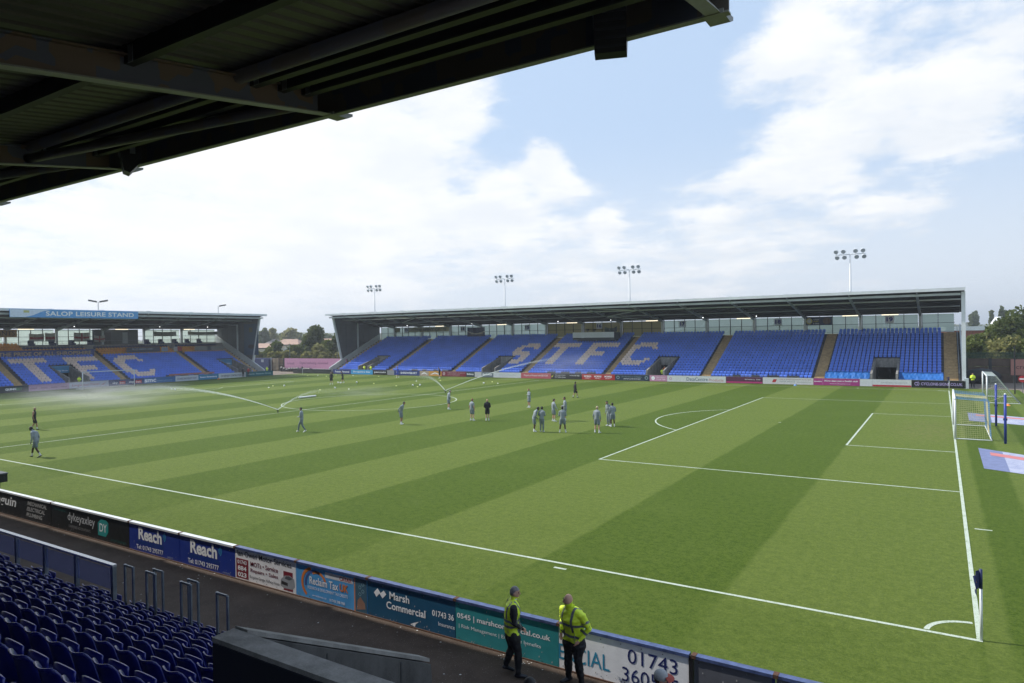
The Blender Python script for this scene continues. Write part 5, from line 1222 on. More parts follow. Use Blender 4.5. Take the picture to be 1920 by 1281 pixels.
    if hair and hair != 'bald':
        hb = MB(); V = []; F = []; nu, nv = 16, 10; keep = {}
        for j in range(nv+1):
            for i in range(nu):
                th = math.pi*j/nv*.78; ph = 2*math.pi*i/nu
                x, y, z = .083*math.sin(th)*math.cos(ph), .103*math.sin(th)*math.sin(ph), .128*math.cos(th)
                lim = .055 if y > .03 else (.015 if y > -.03 else -.06)
                keep[i, j] = z > lim; z = max(z, lim); q = hv(x, y-.006, z+.004); V.append(tuple(q*k))
        for j in range(nv):
            for i in range(nu):
                if keep[i, j] : F.append((j*nu+i, (j+1)*nu+i, (j+1)*nu+(i+1) % nu, j*nu+(i+1) % nu))
        hb.add(V, F); hb.build('hair', HAIR[hair], o, smooth=True)
    return o, me, k, hd, hv
def ppos(u, v): P = on(u, v, 2, 0); return (P.x, P.y, 0)
# facing helper: heading of the person, 0 = looking away from the camera's half (+y)
A = R
PG = 'players and coaches walking on the pitch'
people = [
 ((64.5, 806), A(-40), 'person in a black sleeveless top and shorts walking at the far left', dict(hair='blond', skin='tan', top='black', legs='kit', sleeve='none', arms='down', stride=.22, shoes='dshoe', H=1.76)),
 ((68, 857.5), A(116), 'person in grey hoodie and shorts striding at the left, head bowed', dict(hair='black', skin='dark', arms='down', stride=.36, bow=.9, shoes='dshoe', H=1.86)),
 ((566, 810), A(120), 'bearded person in a full grey tracksuit walking left in midfield', dict(hair='black', skin='tan', legs='long', arms='front', stride=.30, H=1.80)),
 ((752, 796), A(-70), 'person in grey with hands clasped behind the back looking down', dict(hair='black', skin='tan', arms='back', bow=.8, feet=.09, H=1.82)),
 ((841, 768), A(-30), 'person in grey wearing a pale cap beside the sprinkler head', dict(hair='grey', skin='light', arms='pelvis', bow=.4, feet=.09, H=1.84)),
 ((885, 789), A(-10), 'person in grey T-shirt and shorts with back turned, left of the one in black', dict(hair='ginger', skin='light', sleeve='short', arms='down', feet=.16, H=1.80)),
 ((914, 789), A(35), 'bald person in black jacket and black shorts', dict(hair='bald', skin='light', top='black', legs='kit', arms='pelvis', feet=.10, H=1.76)),
 ((992.5, 764.5), A(150), 'person in pale grey scratching the chin, alone beyond the group', dict(hair='ginger', skin='light', arms='cross', armsR='down', feet=.12, H=1.80)),
 ((1078.5, 746), A(-35), 'person in black walking near the far touchline', dict(hair='black', skin='tan', top='black', legs='kit', arms='down', stride=.22, shoes='dshoe', H=1.74)),
 ((1001.5, 810), A(-50), 'leftmost person of the central group, grey hoodie, head down', dict(hair='black', skin='dark', arms='pelvis', bow=.9, feet=.07, H=1.80)),
 ((1016, 810), A(5), 'person in full grey tracksuit, second from the left in the group', dict(hair='black', skin='dark', legs='long', arms='front', feet=.10, H=1.80)),
 ((1038, 790.5), A(-35), 'person in grey with arm held out, behind the central group', dict(hair='brown', skin='light', arms='down', armsR='out', feet=.17, H=1.80)),
 ((1060, 789), A(120), 'tall person in pale grey facing the group from behind', dict(hair='brown', skin='tan', arms='front', feet=.10, H=1.90)),
 ((1055, 811.5), A(25), 'person in grey wearing a dark cap in the middle of the group', dict(hair='black', skin='dark', arms='front', feet=.20, shoes='shoe', H=1.84)),
 ((1119.5, 812), A(-5), 'blond person in grey hoodie standing apart right of the group', dict(hair='blond', skin='light', arms='down', feet=.16, H=1.86)),
 ((1142, 799), A(160), 'person in pale grey partly hidden behind another on the right', dict(hair='black', skin='tan', arms='down', bow=.5, legs='long', feet=.10, H=1.90)),
 ((1149, 800.5), A(40), 'person in grey holding something, front one of the right pair', dict(hair='black', skin='dark', arms='front', feet=.13, H=1.78)),
 ((621.5, 721), A(200), 'goalkeeper in dark kit at the far end, left of a pair', dict(hair='black', skin='light', top='black', legs='kit', arms='down', feet=.16, H=1.86)),
 ((643, 718.5), A(140), 'goalkeeper in dark kit leaning forward, right of a pair', dict(hair='brown', skin='light', top='black', legs='kit', arms='front', stride=.15, bow=.6, H=1.84)),
 ((746, 708.5), A(170), 'person in blue kit by the far touchline boards', dict(hair='brown', skin='light', top='blue', legs='kit', arms='front', stride=.14, H=1.82)),
 ((824.5, 709.5), A(100), 'person in dark kit with a ball by the far touchline', dict(hair='brown', skin='light', top='black', legs='kit', arms='down', bow=.4, feet=.10, H=1.80)),
]
for (uv, fc, lab, kw) in people: person(ppos(*uv), fc, lab, group=PG, **kw)
# people wearing hats: brim pieces
# stewards in the stands, high visibility
SG = 'stewards in high visibility jackets around the far stands'
def steward_far(P, face, lab, top='hi'): person(P, face, lab, top=top, legs='trousers', hair='black', arms='cross', shoes='dshoe', vox=.035, feet=.13, group=SG)
steward_far((-93.6, 77.3, 0), A(180), 'left steward in the first vomitory of the far stand'); steward_far((-91.6, 76.95, 0), A(180), 'steward in yellow beside the right wall of the first vomitory')
steward_far((on(1242, 714, 1, 79).x, 79.0, 0), A(200), 'steward in yellow vest standing inside the third vomitory')
person((on(1245, 712, 1, 80).x, 80.4, .25), A(180), 'person in orange behind the steward in the third vomitory', top='orange', legs='trousers', shoes='dshoe', vox=.035, group=SG)
P = on(1824, 728.5, 1, 77.6); steward_far((P.x, 77.6, 0), A(180), 'steward in white and yellow vest at the right corner, arms folded')
steward_far((-110.6, 34.6, 0), A(-100), 'steward in yellow in the vomitory behind the far goal')
steward_far((-109.9, 67.9, 0), A(-90), 'steward in yellow at the corner between the far stands')
person((-108.9, 63.0, 0), A(-100), 'person in red and black by the teal board at the far corner', top='red', legs='trousers', shoes='dshoe', vox=.035, arms='front', group=SG)
person((-108.9, 61.9, 0), A(-100), 'person in dark clothes holding a camera beside the one in red', top='black', legs='trousers', shoes='dshoe', vox=.035, arms='front', group=SG)

# the two stewards by the near boards
def tape(o, me, k, rings, name='reflective_tape'):
    """tape wrapped on the cloth: follows the surface of the body"""
    bvh = BVHTree.FromPolygons([tuple(v.co) for v in me.vertices], [tuple(p.vertices) for p in me.polygons])
    for (c0, axis, w, a0, a1, rmax) in rings:
        b = MB(); n = 26; c0 = Vector(c0)*k; ax = Vector(axis).normalized(); ref = Vector((0, 0, 1)) if abs(ax.z) < .8 else Vector((1, 0, 0)); e1 = ax.cross(ref).normalized(); e2 = ax.cross(e1); V = []
        for i in range(n+1):
            th = R(a0+(a1-a0)*i/n); d = e1*math.cos(th)+e2*math.sin(th)
            for s in (-1, 1):
                org = c0+ax*w*s*.5*k+d*rmax; hit = bvh.ray_cast(org, -d, rmax)
                p = hit[0] if hit[0] is not None else c0+d*.1
                V.append(tuple(p+d*.006))
        b.add(V, [(2*i, 2*i+1, 2*i+3, 2*i+2) for i in range(n)]); b.build(name, CL['refl'], o, smooth=True)
cx, cy = -7.98, -6.42
o, me, k, hd, hv = person((cx, cy, 0), A(-48), 'grey-haired steward in a yellow vest over black, hands clasped, facing right', H=1.77, hiv='vest', top='hi', legs='trousers', hair='grey', skin='light', shoes='dshoe', arms='pelvis', vox=.0125, feet=.15, stride=.10, build=1.10, bow=.1, turn=-.35)
tape(o, me, k, [((0, .01, 1.03), (0, 0, 1), .05, 0, 360, .45), ((0, .01, 1.14), (0, 0, 1), .05, 0, 360, .45)])
tape(o, me, k, [((s*.115, 0.02, 1.30), (1, 0, 0), .045, -85, 265, .5) for s in (-1, 1)])
MB().tube([tuple((hv(.0, -.03, -.135))*k), tuple((hv(0, -.03, -.105))*k)], [.068, .062], 14).build('shirt_collar', WHITE, o, smooth=True)
cx, cy = -6.72, -6.12
o, me, k, hd, hv = person((cx, cy, 0), A(163), 'bald steward in a yellow reflective jacket, hands in pockets, turned to his colleague', H=1.82, hiv='jacket', top='hi', legs='trousers', hair='bald', skin='light', shoes='dshoe', arms='pocket', vox=.0125, feet=.17, build=1.30, bow=.35, turn=-.65)
tape(o, me, k, [((0, .02, .98), (0, 0, 1), .05, 0, 360, .5), ((0, .03, 1.20), (0, 0, 1), .05, 0, 360, .5)])
tape(o, me, k, [((s*.12, 0.03, 1.33), (1, 0, 0), .045, -85, 265, .5) for s in (-1, 1)])
tape(o, me, k, [((s*.262, -.02, 1.27), (.25*s, -.05, -1), .045, 0, 360, .11) for s in (-1, 1)])
tape(o, me, k, [((s*.27, .02, 1.08), (-.3*s, .55, -.8), .045, 0, 360, .10) for s in (-1, 1)])
b = MB(); b.tube([tuple((hv(0, -.02, -.17))*k), tuple((hv(0, -.03, -.09))*k)], [.085, .095], 14, cap=False); b.build('raised_collar', CL['hi'], o, smooth=True)
# heads at the bottom edge of the picture
P = on(990, 1285, 2, 1.60); person((P.x, P.y-.05, 0), A(-60), 'dark-haired person cut off at the bottom edge between the stewards', H=1.74, hair='black', skin='light', top='black', legs='trousers', shoes='dshoe', vox=.018)
P = on(1232, 1268, 2, 1.66); o, me, k, hd, hv = person((P.x, P.y, 0), A(-70), 'person in a pale cap with a red peak at the bottom edge', H=1.76, hair='brown', skin='light', top='black', legs='trousers', shoes='dshoe', vox=.018)
hb = MB(); hb.ball(tuple(hv(0, -.004, .035)*k), 1.0, 18, 10, None, (.090, .108, .105)); cap = hb.build('cap', mat('cap_cloth', (.34, .35, .36), .85, var=.1, scale=8), o, smooth=True)
vb = MB(); V = []
for i in range(11):
    a = R(-60+120*i/10)
    for rr, dz in ((.085, .045), (.178, .012)): 
        q = hv(math.sin(a)*rr*.95, .02+math.cos(a)*rr, dz)*k; V.append((q.x, q.y, q.z)); V.append((q.x, q.y, q.z-.008))
F = []
for i in range(10): a = 4*i; F += [(a, a+4, a+6, a+2), (a+1, a+3, a+7, a+5), (a+2, a+6, a+7, a+3)]
vb.add(V, F); vb.build('peak', mat('cap_peak', (.30, .045, .03), .8), o)
# bucket of black equipment at the left edge by the boards
t = empty('equipment_case', (-34.5, -5.1, 0), 0, label='black boxed equipment on a stand just behind the boards at the left edge', cat='equipment')
MB().box((-.5, -.2, .95), (.42, .25, 1.28)).build('case', M['black'], t); MB().box((-.5, -.22, 1.282), (.44, .27, 1.33)).build('lid', M['dgrey'], t)
for x in (-.4, .3): MB().tube([(x, 0, 0), (x, 0, .95)], .03, 6).build('leg', M['black'], t)

# ------------------------------------------------------------------ sprinklers and spray
WAT = bpy.data.materials.new('water_spray'); WAT.use_nodes = True
def _w():
    k = NT(WAT.node_tree); k.n.remove(k.n['Principled BSDF']); out = k.n['Material Output']
    a = k.new('ShaderNodeBsdfDiffuse'); a.inputs[0].default_value = (.9, .93, .93, 1); b_ = k.new('ShaderNodeBsdfTranslucent'); b_.inputs[0].default_value = (.9, .93, .93, 1); t = k.new('ShaderNodeBsdfTransparent')
    m1 = k.new('ShaderNodeMixShader', i_0=.5); k.l.new(a.outputs[0], m1.inputs[1]); k.l.new(b_.outputs[0], m1.inputs[2])
    m2 = k.new('ShaderNodeMixShader', i_0=.45); k.l.new(m1.outputs[0], m2.inputs[1]); k.l.new(t.outputs[0], m2.inputs[2]); k.l.new(m2.outputs[0], out.inputs[0])
_w()
def jet(p0, p1, apex, label, n=5200, w0=.02, w1=.6, size=.022, fall=1.0, cut=1.0):
    """water thrown from p0 to p1 over a height: thousands of small drops, dense near the nozzle"""
    p0, p1 = Vector(p0), Vector(p1); V = np.empty((n*4, 3)); F = []
    for i in range(n):
        t = cut*(i/n)**1.2; q = p0.lerp(p1, t); q.z = p0.z+(p1.z-p0.z)*t+apex*4*t*(1-t)
        s = w0+(w1-w0)*t**1.8
        off = rng.normal(0, 1, 3)*s*np.array([1, 1, .45]); off[2] -= abs(rng.normal(0, 1))*s*fall
        c_ = np.array(q)+off; c_[2] = max(c_[2], .03); r = size*rng.uniform(.5, 1.5)*(1.0-.55*(i/n)**2)
        tet = np.array([[1, 0, -.6], [-.6, .9, -.6], [-.6, -.9, -.6], [0, 0, 1.3]])*r; V[4*i:4*i+4] = c_+tet
        a = 4*i; F += [(a, a+1, a+2), (a, a+3, a+1), (a+1, a+3, a+2), (a+2, a+3, a)]
    me = bpy.data.meshes.new('water_jet'); me.from_pydata(V.tolist(), [], F); me.materials.append(WAT); me.update()
    link('water_jet', me, label=label, kind='stuff')
S1 = on(521, 774, 2, 0); S2 = on(835, 737, 2, 0)
E1 = on(285, 719, 0, S1.x-23)
def sprinkler(P, lab):
    t = empty('sprinkler_head', (P.x, P.y, 0), label=lab, cat='sprinkler', group='pop-up pitch sprinklers'); MB().tube([(0, 0, 0), (0, 0, .28)], .05, 8).build('riser', M['black'], t); MB().tube([(-.02, 0, .26), (-.22, .05, .36)], .035, 8).build('nozzle', M['black'], t)
sprinkler(S1, 'black pop-up sprinkler head on the centre line left of the circle'); sprinkler(S2, 'black pop-up sprinkler head on the centre line right of the circle')
a = (S1.x, S1.y, .3)
jet(a, (-76.5, 13.6, .2), 2.25, 'long arc of water thrown left from the nearer sprinkler', 12000, .015, .8, .013, .8, .70)
e = on(655, 747, 2, 0); jet(a, (e.x, e.y, .2), 1.25, 'short fan of water thrown towards the centre spot', 3000, .03, .55, .010, .7, .8)
a = (S2.x, S2.y, .3)
jet(a, (-29.0, 79.5, 1.2), 3.45, 'long arc of water thrown right towards the far stand', 9000, .015, 1.0, .014, .5, .40)
e = on(766, 722, 2, 0); jet(a, (e.x, e.y, .2), 1.5, 'short fan of water thrown left from the farther sprinkler', 3500, .03, .8, .011, .8, .85)
def mist(name, loc, size, dens, label, rot=0):
    m = bpy.data.materials.new(name+'_vapour'); m.use_nodes = True; k = NT(m.node_tree); k.n.remove(k.n['Principled BSDF']); out = k.n['Material Output']
    v = k.new('ShaderNodeVolumePrincipled'); v.inputs['Color'].default_value = (.97, .98, 1, 1); v.inputs['Anisotropy'].default_value = .2
    tc = k.new('ShaderNodeTexCoord'); ob = tc.outputs['Object']
    L = k.vm('LENGTH', ob).outputs['Value']; fall = k.ramp(L, .15, 1.0, 1.0, 0.0); n = k.ramp(k.noise(ob, 2.2, 4, .6), .35, .7, .15, 1.0)
    k.l.new(k.m('MULTIPLY', k.m('MULTIPLY', fall, n), dens), v.inputs['Density']); k.l.new(v.outputs[0], out.inputs['Volume'])
    b = MB(); b.ball((0, 0, 0), 1.0, 16, 10); o = b.build('water_mist', m, None, loc, (0, 0, rot), label=label, kind='stuff'); o.scale = size; return o
mist('a', (-74, 19, 1.45), (18, 11, 1.5), .055, 'pale drifting mist under the long left water arc', R(-20))
mist('b', (-44, 65, 2.8), (8, 6, 2.5), .045, 'pale mist where the right water arc falls in front of the stand')
mist('c', (S1.x-2, S1.y+13, .9), (6, 6, .85), .035, 'thin mist above the centre circle')

# ------------------------------------------------------------------ beyond the ground: fences, trees, houses
def leaf_mesh(lobes, n, s, seed, flatten=1.0):
    g = np.random.default_rng(seed); vol = np.array([l[1]**2.2 for l in lobes]); vol /= vol.sum(); which = g.choice(len(lobes), n, p=vol)
    C = np.array([l[0] for l in lobes])[which]; Rr = np.array([l[1] for l in lobes])[which]
    d = g.normal(size=(n, 3)); d /= np.linalg.norm(d, axis=1)[:, None]; rad = Rr*(g.uniform(0.2, 1, n)**.55)*(1+.35*(g.uniform(0, 1, n) > .93))*(1+.18*np.sin(d[:, 0]*5+which)*np.cos(d[:, 2]*6))
    P = C+d*rad[:, None]*np.array([1, 1, flatten]); a = g.normal(size=(n, 3)); a /= np.linalg.norm(a, axis=1)[:, None]; b = np.cross(a, g.normal(size=(n, 3))); b /= np.linalg.norm(b, axis=1)[:, None]
    S = (s*g.uniform(.5, 1.4, n))[:, None]; V = np.stack([P-a*S-b*S*.6, P+a*S*.9-b*S*.7, P+a*S+b*S*.6, P-a*S*.8+b*S*.8], 1).reshape(-1, 3)
    me = bpy.data.meshes.new('crown'); me.from_pydata(V.tolist(), [], [(4*i, 4*i+1, 4*i+2, 4*i+3) for i in range(n)]); me.update(); return me
def tree(P, H, Wd, label, m='leafA', seed=1, n=2600, s=.32, trunk=.22, shape='round', group=None, base=None):
    g = random.Random(seed); t = empty('tree' if shape != 'bush' else 'bush', tuple(P), g.uniform(0, 6), label=label, cat='tree' if shape != 'bush' else 'bush', group=group)
    lobes = []; b0 = H*(.30 if shape != 'bush' else .12) if base is None else base*H
    if shape == 'cone':
        for k in range(9): f = k/8; lobes.append(((0, 0, b0+f*(H-b0)), max(.35, Wd*.5*(1-f*.85))*.8))
    else:
        for k in range(13):
            a = g.uniform(0, 6.28); rr = g.uniform(.1, .34)*Wd; z = g.uniform(b0+.12*H, H*.86); sh = math.sin(max(.0, min(1, (z-b0)/(H-b0)))*math.pi)**.5
            lobes.append(((rr*math.cos(a)*sh, rr*math.sin(a)*sh, z), g.uniform(.15, .27)*Wd*(.75+.35*sh)))
        lobes.append(((0, 0, H-.16*Wd), .17*Wd))
    me = leaf_mesh(lobes, n, s, seed); me.materials.append(M[m]); link('crown', me, t)
    b = MB(); b.tube([(0, 0, -.2), (g.uniform(-.1, .1), 0, H*.4), (g.uniform(-.3, .3), g.uniform(-.2, .2), H*.75)], [trunk, trunk*.7, trunk*.25], 7)
    for k in range(5):
        a = k*1.3+g.random(); z = H*(.3+.09*k); b.tube([(0, 0, z), (math.cos(a)*Wd*.16, math.sin(a)*Wd*.16, z+H*.09), (math.cos(a)*Wd*.32, math.sin(a)*Wd*.32, z+H*.2)], [trunk*.45, trunk*.3, .03], 5)
    b.build('trunk', M['bark'], t); return t
def treeat(u, vtop, vbase, depth, wpx, label, **kw):
    top = far(u, vtop, depth); bs = far(u, vbase, depth); z0 = bs.z; H = top.z-z0; return tree((top.x, top.y, z0), H, wpx/FPX*depth, label, **kw)
GT = 'trees and bushes seen through the gap'
treeat(586, 612, 672, 175, 46, 'tallest round tree in the gap between the stands', m='leafB', seed=3, n=3300, s=.36, group=GT, base=.1)
treeat(558, 650, 676, 165, 36, 'dark shrub left of the tall tree in the gap', m='leafB', seed=4, n=2000, s=.34, shape='bush', group=GT, base=0)
treeat(520, 641, 676, 168, 26, 'dark bush in front of the roofs at the left of the gap', m='leafB', seed=5, n=2200, s=.34, shape='bush', group=GT, base=0)
treeat(503, 652, 676, 160, 22, 'green bush beside the stand end at the left of the gap', m='leafA', seed=15, n=1600, s=.32, shape='bush', group=GT, base=0)
treeat(618, 638, 676, 166, 40, 'broad bush beside the right stand in the gap', m='leafA', seed=6, n=2800, s=.36, shape='bush', group=GT, base=0)
treeat(600, 648, 678, 160, 34, 'yellowing bush below the tall tree', m='leafC', seed=16, n=2000, s=.34, shape='bush', group=GT, base=0)
treeat(632, 625, 676, 165, 22, 'dark tree against the right stand post', m='leafB', seed=17, n=1800, s=.34, group=GT, base=0)
k_ = 0
for u in range(484, 652, 11):
    k_ += 1; treeat(u, 660+(k_*7 % 7), 682, 156+(k_ % 3)*4, 20, 'straw coloured scrub bush above the fence, the %s counted from the left stand' % 'first second third fourth fifth sixth seventh eighth ninth tenth eleventh twelfth thirteenth fourteenth fifteenth sixteenth'.split()[k_-1], m='leafC', seed=30+k_, n=900, s=.26, shape='bush', group='scrub bushes above the fence', base=0)
for k_, (u, v, w, m_) in enumerate(((497, 618, 24, 'leafD'), (512, 617, 22, 'leafC'), (538, 620, 40, 'leafC'), (520, 630, 34, 'leafD'), (556, 624, 30, 'leafD'), (610, 628, 36, 'leafD'), (640, 622, 34, 'leafD'), (486, 625, 26, 'leafB'), (500, 640, 30, 'leafD'))):
    treeat(u, v, 652, 300+10*k_, w, 'hazy tree further back in the gap, '+('against the left stand', 'small pale one near the left', 'wide pale one above the hall', 'below the skyline on the left', 'behind the pink roof', 'right of the tall tree', 'beside the right stand', 'darker one at the far left', 'lower one behind the grey roof')[k_], m=m_, seed=60+k_, n=1500, s=.75, group='hazy trees behind the houses', base=.05)
# distant tree line, one mass
def treeline():
    lob = []
    g = random.Random(5)
    for k in range(150):
        u = -60+k*13.5; d = g.uniform(700, 1000); v = 631 + (u-960)*-.0145 + g.uniform(-12, 2)
        if u > 1780: v = 606+g.uniform(-4, 8)
        P = far(u, v, d); r = g.uniform(9, 16); lob.append(((P.x, P.y, P.z-r), r))
        P = far(u+6, v+9, d-120); lob.append(((P.x, P.y, P.z-r), r))
    me = leaf_mesh(lob, 26000, 2.2, 9, .8); me.materials.append(M['leafD']); link('distant_woods', me, kind='stuff', label='hazy wooded skyline beyond the stands')
treeline()
def house(P, w, d, h, rh, label, rot=0, wall=M['render'], roof=M['rooftile'], windows=3, group='houses beyond the ground'):
    t = empty('house', tuple(P), rot, label=label, cat='house', group=group)
    MB().box((-w/2, -d/2, 0), (w/2, d/2, h)).build('wall', wall, t)
    b = MB(); e = .5; b.add([(-w/2-e, -d/2-e, h), (w/2+e, -d/2-e, h), (w/2+e, d/2+e, h), (-w/2-e, d/2+e, h), (-w/2+rh*.9, 0, h+rh), (w/2-rh*.9, 0, h+rh)], [(0, 1, 5, 4), (1, 2, 5), (2, 3, 4, 5), (3, 0, 4), (0, 3, 2, 1)]); b.build('roof', roof, t)
    MB().box((-w/2-e, -d/2-e-.05, h-.25), (w/2+e, -d/2-e+.02, h-.01)).build('gutter_board', M['black'], t)
    for k in range(windows):
        x = -w/2+(k+.5)*w/windows; f = MB().box((x-.7, -d/2-.05, h*.35), (x+.7, -d/2+.0, h*.75)).build('window', M['white'], t); MB().box((x-.6, -d/2-.07, h*.38), (x+.6, -d/2-.055, h*.72)).build('pane', M['dgrey'], f)
    return t
def houseat(u, vroof, veave, depth, wpx, label, **kw):
    a = far(u, vroof, depth); e_ = far(u, veave, depth); rh = a.z-e_.z; house((a.x, a.y, e_.z-6), wpx/FPX*depth, 10, 6, rh, label, rot=R(32), **kw)
houseat(545, 636, 646, 240, 44, 'pink roofed hall in the middle of the gap')
houseat(500, 644, 652, 225, 44, 'low pink roofed building at the left of the gap')
houseat(617, 635, 645, 250, 40, 'pink roofed house behind the bushes at the right of the gap')
houseat(516, 636, 644, 300, 20, 'grey brown gabled house further back', roof=mat('grey_tile', (.20, .17, .15), .85, var=.2))
# fence with concrete panels closing the gap
FY = 81.0
fe = empty('boundary_fence', (-126.5, FY, 0), label='dark panelled boundary fence between the two far stands', cat='fence')
for k in range(9):
    x = k*2.75
    MB().box((x-.09, -.09, 0), (x+.09, .09, 2.85)).build('post', M['seam'], fe)
    for j in range(4): MB().box((x+.1, -.03, .05+j*.68), (x+2.65, .03, .05+j*.68+.645)).build('panel', M['fenceb2'] if k in (3, 4) else M['fenceb'], fe)
a, b_ = on(534, 680, 1, FY-.15).x, on(640, 680, 1, FY-.15).x
board('hoarding', 'long pink hoarding reading croud Digital marketing, reinvented', (a, FY-.2, .62), 0, b_-a+1.5, 2.15, (.55, .27, .42), [('t', 'croud', .8, .85, 2.2, .5, (.14, .05, .12), .0), ('t', 'Digital marketing, reinvented.', 4.8, .85, 8.6, .58, (.14, .05, .12), .0), ('t', 'croud', 14.6, .85, 1.6, .5, (.14, .05, .12), .0)], cat='hoarding', group=None)
a, b_ = on(483, 680, 1, FY-.3).x, on(507, 680, 1, FY-.3).x
t = empty('container', (a-3, FY-.8, 0), label='navy steel container beside the end of the left stand', cat='container'); MB().box((0, 0, 0), (b_-a+3, 2.2, 2.75)).build('body', M['navy'], t); MB().box((b_-a+.6, -.03, 1.9), (b_-a+1.4, -.002, 2.5)).build('notice', paintm((.3, .32, .38)), t)
t = empty('gate', (b_+.3, FY-.35, 0), label='open slatted timber gate leaf between the container and the hoarding', cat='gate')
MB().box((-.05, -.05, 0), (.07, .07, 2.9)).build('post', M['offwhite'], t)
for j in range(9): MB().box((.5, 0, .1+j*.3), (2.4, .05, .34+j*.3)).build('board', M['fenceb2'], t)
for x in (.5, 2.35): MB().box((x, .052, .05), (x+.08, .1, 2.8)).build('stile', M['seam'], t)
P = on(551, 690, 1, FY+2)
for (u, vt, lab) in ((543, 644, 'thin grey lamp post behind the hoarding'), (632, 641, 'lamp post beside the right stand with a pale head')):
    P = on(u, vt, 1, FY+4); MB().tube([(0, 0, 0), (0, 0, P.z)], [.07, .05], 6).build('lamp_post', M['galv'], None, (P.x, FY+4, 0), label=lab, cat='lamp post', group='lamp posts behind the fence')
for (u0_, u1_) in ((526, 556), (556, 582)):
    P0, P1 = on(u0_, 700, 1, FY-1), on(u1_, 700, 1, FY-1)
    g_ = random.Random(u0_); lob = [((P0.x+(P1.x-P0.x)*(i+.5)/6, FY-1.0, .28+g_.random()*.2), .42) for i in range(6)]
    b = MB()
    for (c_, r_) in lob: b.ball(c_, r_, 8, 6, None, (1.5, .8, .8+g_.random()*.6))
    b.build('covered_heap', M['black'], label='%s heap under black sheeting below the hoarding' % ('left' if u0_ == 526 else 'right'), cat='covered heap', group='black heaps at the fence', smooth=True)
MB().box((-112, 75.9, 0), (xb(625)-.1, 76.0, .86)).build('dwarf_fence', M['seam'], label='low dark board fence left of the far stand with white top', cat='fence')
MB().box((-106.3, 75.86, .862), (xb(625)-.1, 76.04, .92)).build('fence_cap', M['white'], bpy.data.objects['dwarf_fence'])
# right corner: panel wall, palisade, hoarding, trees, brick house
wl = empty('panel_wall', (1.9, 88.0, 0), label='brown concrete panel wall behind the right corner of the pitch', cat='wall')
zt = on(1850, 672, 1, 88).z
for k in range(6):
    x = .1+k*2.55
    MB().box((x-.17, -.1, 0), (x+.17, .12, zt)).build('post', M['seam'], wl)
    for j in range(3):
        hh = zt/3; MB().box((x+.18, -.03, j*hh+.02), (x+2.36, .03, (j+1)*hh-.03)).build('panel', M['fenceb'], wl)
pf = MB()
for k in range(110):
    x = k*.13; pf.box((x, .2, zt), (x+.06, .23, zt+.78+.08*(k % 2)))
pf.box((0, .24, zt+.15), (14.4, .27, zt+.2)); pf.box((0, .24, zt+.6), (14.4, .27, zt+.65)); pf.build('palisade', M['green'], wl, kind='stuff')
P = on(1895, 690, 1, 87.6)
board('hoarding', 'salmon hoarding with the word croud on the panel wall at the right edge', (P.x, 87.6, on(1895, 704, 1, 87.6).z), 0, 6.0, on(1895, 674, 1, 87.6).z-on(1895, 704, 1, 87.6).z, (.42, .19, .15), [('t', 'croud', .55, .8, 1.9, .55, (.07, .02, .02), .0)], cat='hoarding', group=None)
P = on(1903, 735, 2, 0); MB().tube([(0, 0, 0), (0, 0, 5.0)], .06, 8).build('dark_pole', M['black'], None, (on(1903, 735, 1, 70).x, 70, 0), label='thin black pole at the right edge behind the training goal', cat='pole')
bd = board('advertising_board', 'white board with red letters seen at an angle at the right edge', (6.55, 66, 0), R(-68), 6.0, .9, (.62, .63, .65), [('t', 'OWEN', .4, .2, 2.6, .5, (.40, .04, .04), .03)], group='boards behind the near goal')
t = empty('road_sign', (6.6, 72.5, 0), 0, label='round red no entry sign above the angled board', cat='sign'); MB().tube([(0, -.03, 1.45), (0, 0, 1.45)], .36, 18).build('disc', RED, t); MB().box((-.26, -.05, 1.38), (.26, -.035, 1.52)).build('bar', WHITE, t); MB().tube([(0, .04, 0), (0, .04, 1.4)], .03, 6).build('post', M['galv'], t)
t = MB(); t.ball((0, 0, .8), 1.0, 12, 8, None, (2.2, .8, 1.1)); t.build('covered_heap', M['black'], None, (on(1840, 720, 1, 86).x, 86.3, 0), label='large heap under black sheeting behind the corner steward', cat='covered heap', smooth=True)
GR = 'trees beyond the right corner'
for k_, (u, vt, w, dep, m_, s_) in enumerate(((1862, 610, 84, 108, 'leafA', 'round'), (1838, 628, 60, 104, 'leafA', 'round'), (1905, 600, 90, 102, 'leafB', 'round'), (1925, 572, 110, 110, 'leafB', 'round'), (1880, 640, 80, 98, 'leafC', 'bush'), (1830, 646, 60, 100, 'leafA', 'bush'), (1915, 640, 80, 97, 'leafA', 'bush'))):
    treeat(u, vt, 682, dep, w, ('broad leafy tree' if s_ == 'round' else 'dense shrub')+' above the green palisade, '+('leftmost large', 'lower left', 'right of centre', 'tallest at the right edge', 'middle low', 'far left low', 'right low')[k_], m=m_, seed=80+k_, n=4600 if s_ == 'round' else 2800, s=.22, shape=s_, group=GR, base=.04)
treeat(1878, 577, 612, 260, 14, 'dark poplar rising above the right hand trees', m='leafB', seed=95, n=1300, s=.6, shape='cone', group=GR, base=.05)
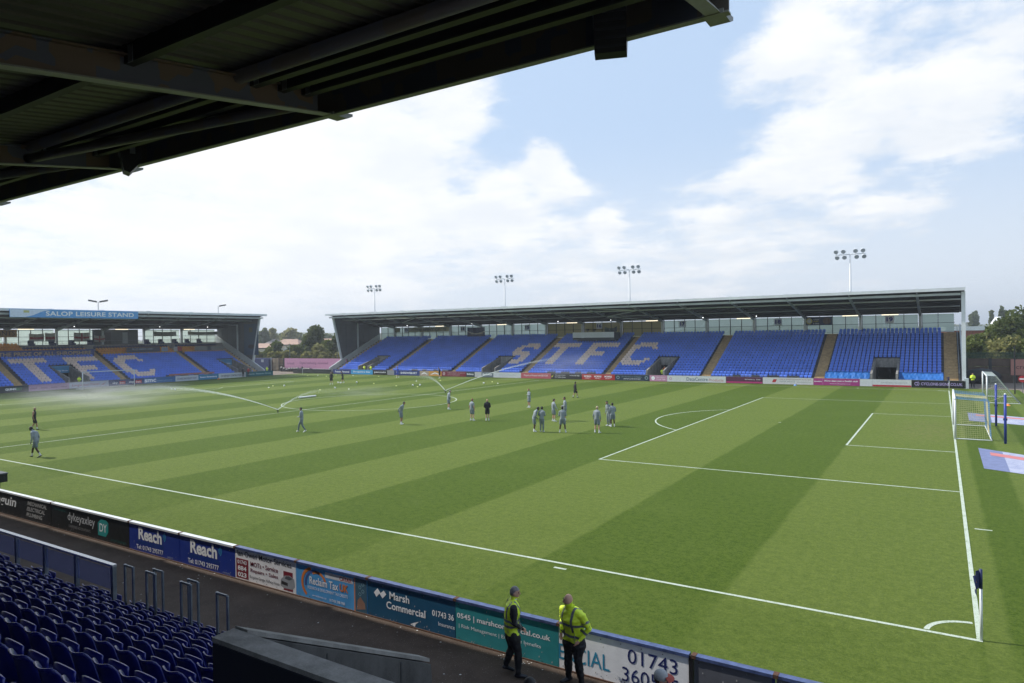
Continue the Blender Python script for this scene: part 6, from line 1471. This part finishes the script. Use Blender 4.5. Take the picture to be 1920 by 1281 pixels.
treeat(1885, 585, 612, 262, 11, 'shorter dark poplar beside the taller one', m='leafB', seed=96, n=900, s=.6, shape='cone', group=GR, base=.05)
treeat(1859, 585, 612, 300, 8, 'slender pale conifer on the right skyline', m='leafA', seed=97, n=800, s=.6, shape='cone', group=GR, base=.05)
treeat(1826, 590, 612, 330, 20, 'rounded hazy tree on the right skyline', m='leafD', seed=98, n=900, s=.8, group=GR, base=.05)
treeat(1829, 586, 600, 335, 5, 'small pointed tree on the right skyline', m='leafD', seed=99, n=400, s=.7, shape='cone', group=GR, base=.05)
P = on(1826, 620, 1, 125); zr = far(1826, 612, 150).z
pb_ = far(1815, 618, 150)
t = empty('house', (pb_.x+2, pb_.y, -.1), R(10), label='red brick building with white fascia behind the right hand trees', cat='house')
hh = far(1815, 619, 150).z
MB().box((-6, 0, 0), (4.5, 9, hh)).build('wall', M['brick'], t); MB().box((-6.3, -.4, hh), (4.8, 9.4, hh+.9)).build('fascia', M['white'], t)
MB().add([(2.6, -.3, hh+.9), (5.2, -.3, hh+.9), (4.2, -.3, hh+2.9), (3.9, -.3, hh+2.9), (2.6, 4, hh+.9), (5.2, 4, hh+.9), (4.2, 4, hh+2.9), (3.9, 4, hh+2.9)], [(0, 1, 2, 3), (4, 7, 6, 5), (0, 4, 5, 1), (1, 5, 6, 2), (2, 6, 7, 3), (3, 7, 4, 0)]).build('gable', M['white'], t)

# ------------------------------------------------------------------ haze
hm = bpy.data.materials.new('haze_air'); hm.use_nodes = True
def _h():
    k = NT(hm.node_tree); k.n.remove(k.n['Principled BSDF']); v = k.new('ShaderNodeVolumePrincipled'); v.inputs['Color'].default_value = (.86, .92, 1, 1); v.inputs['Density'].default_value = HAZE; v.inputs['Anisotropy'].default_value = .3
    k.l.new(v.outputs[0], k.n['Material Output'].inputs['Volume'])
HAZE = .00048
_h()
USE_HAZE = True
if USE_HAZE: MB().box((-3900, -1400, -1.2), (3400, 5900, 90)).build('haze', hm, kind='stuff')
sc.cycles.volume_max_steps = 128
sc.cycles.max_bounces = 8
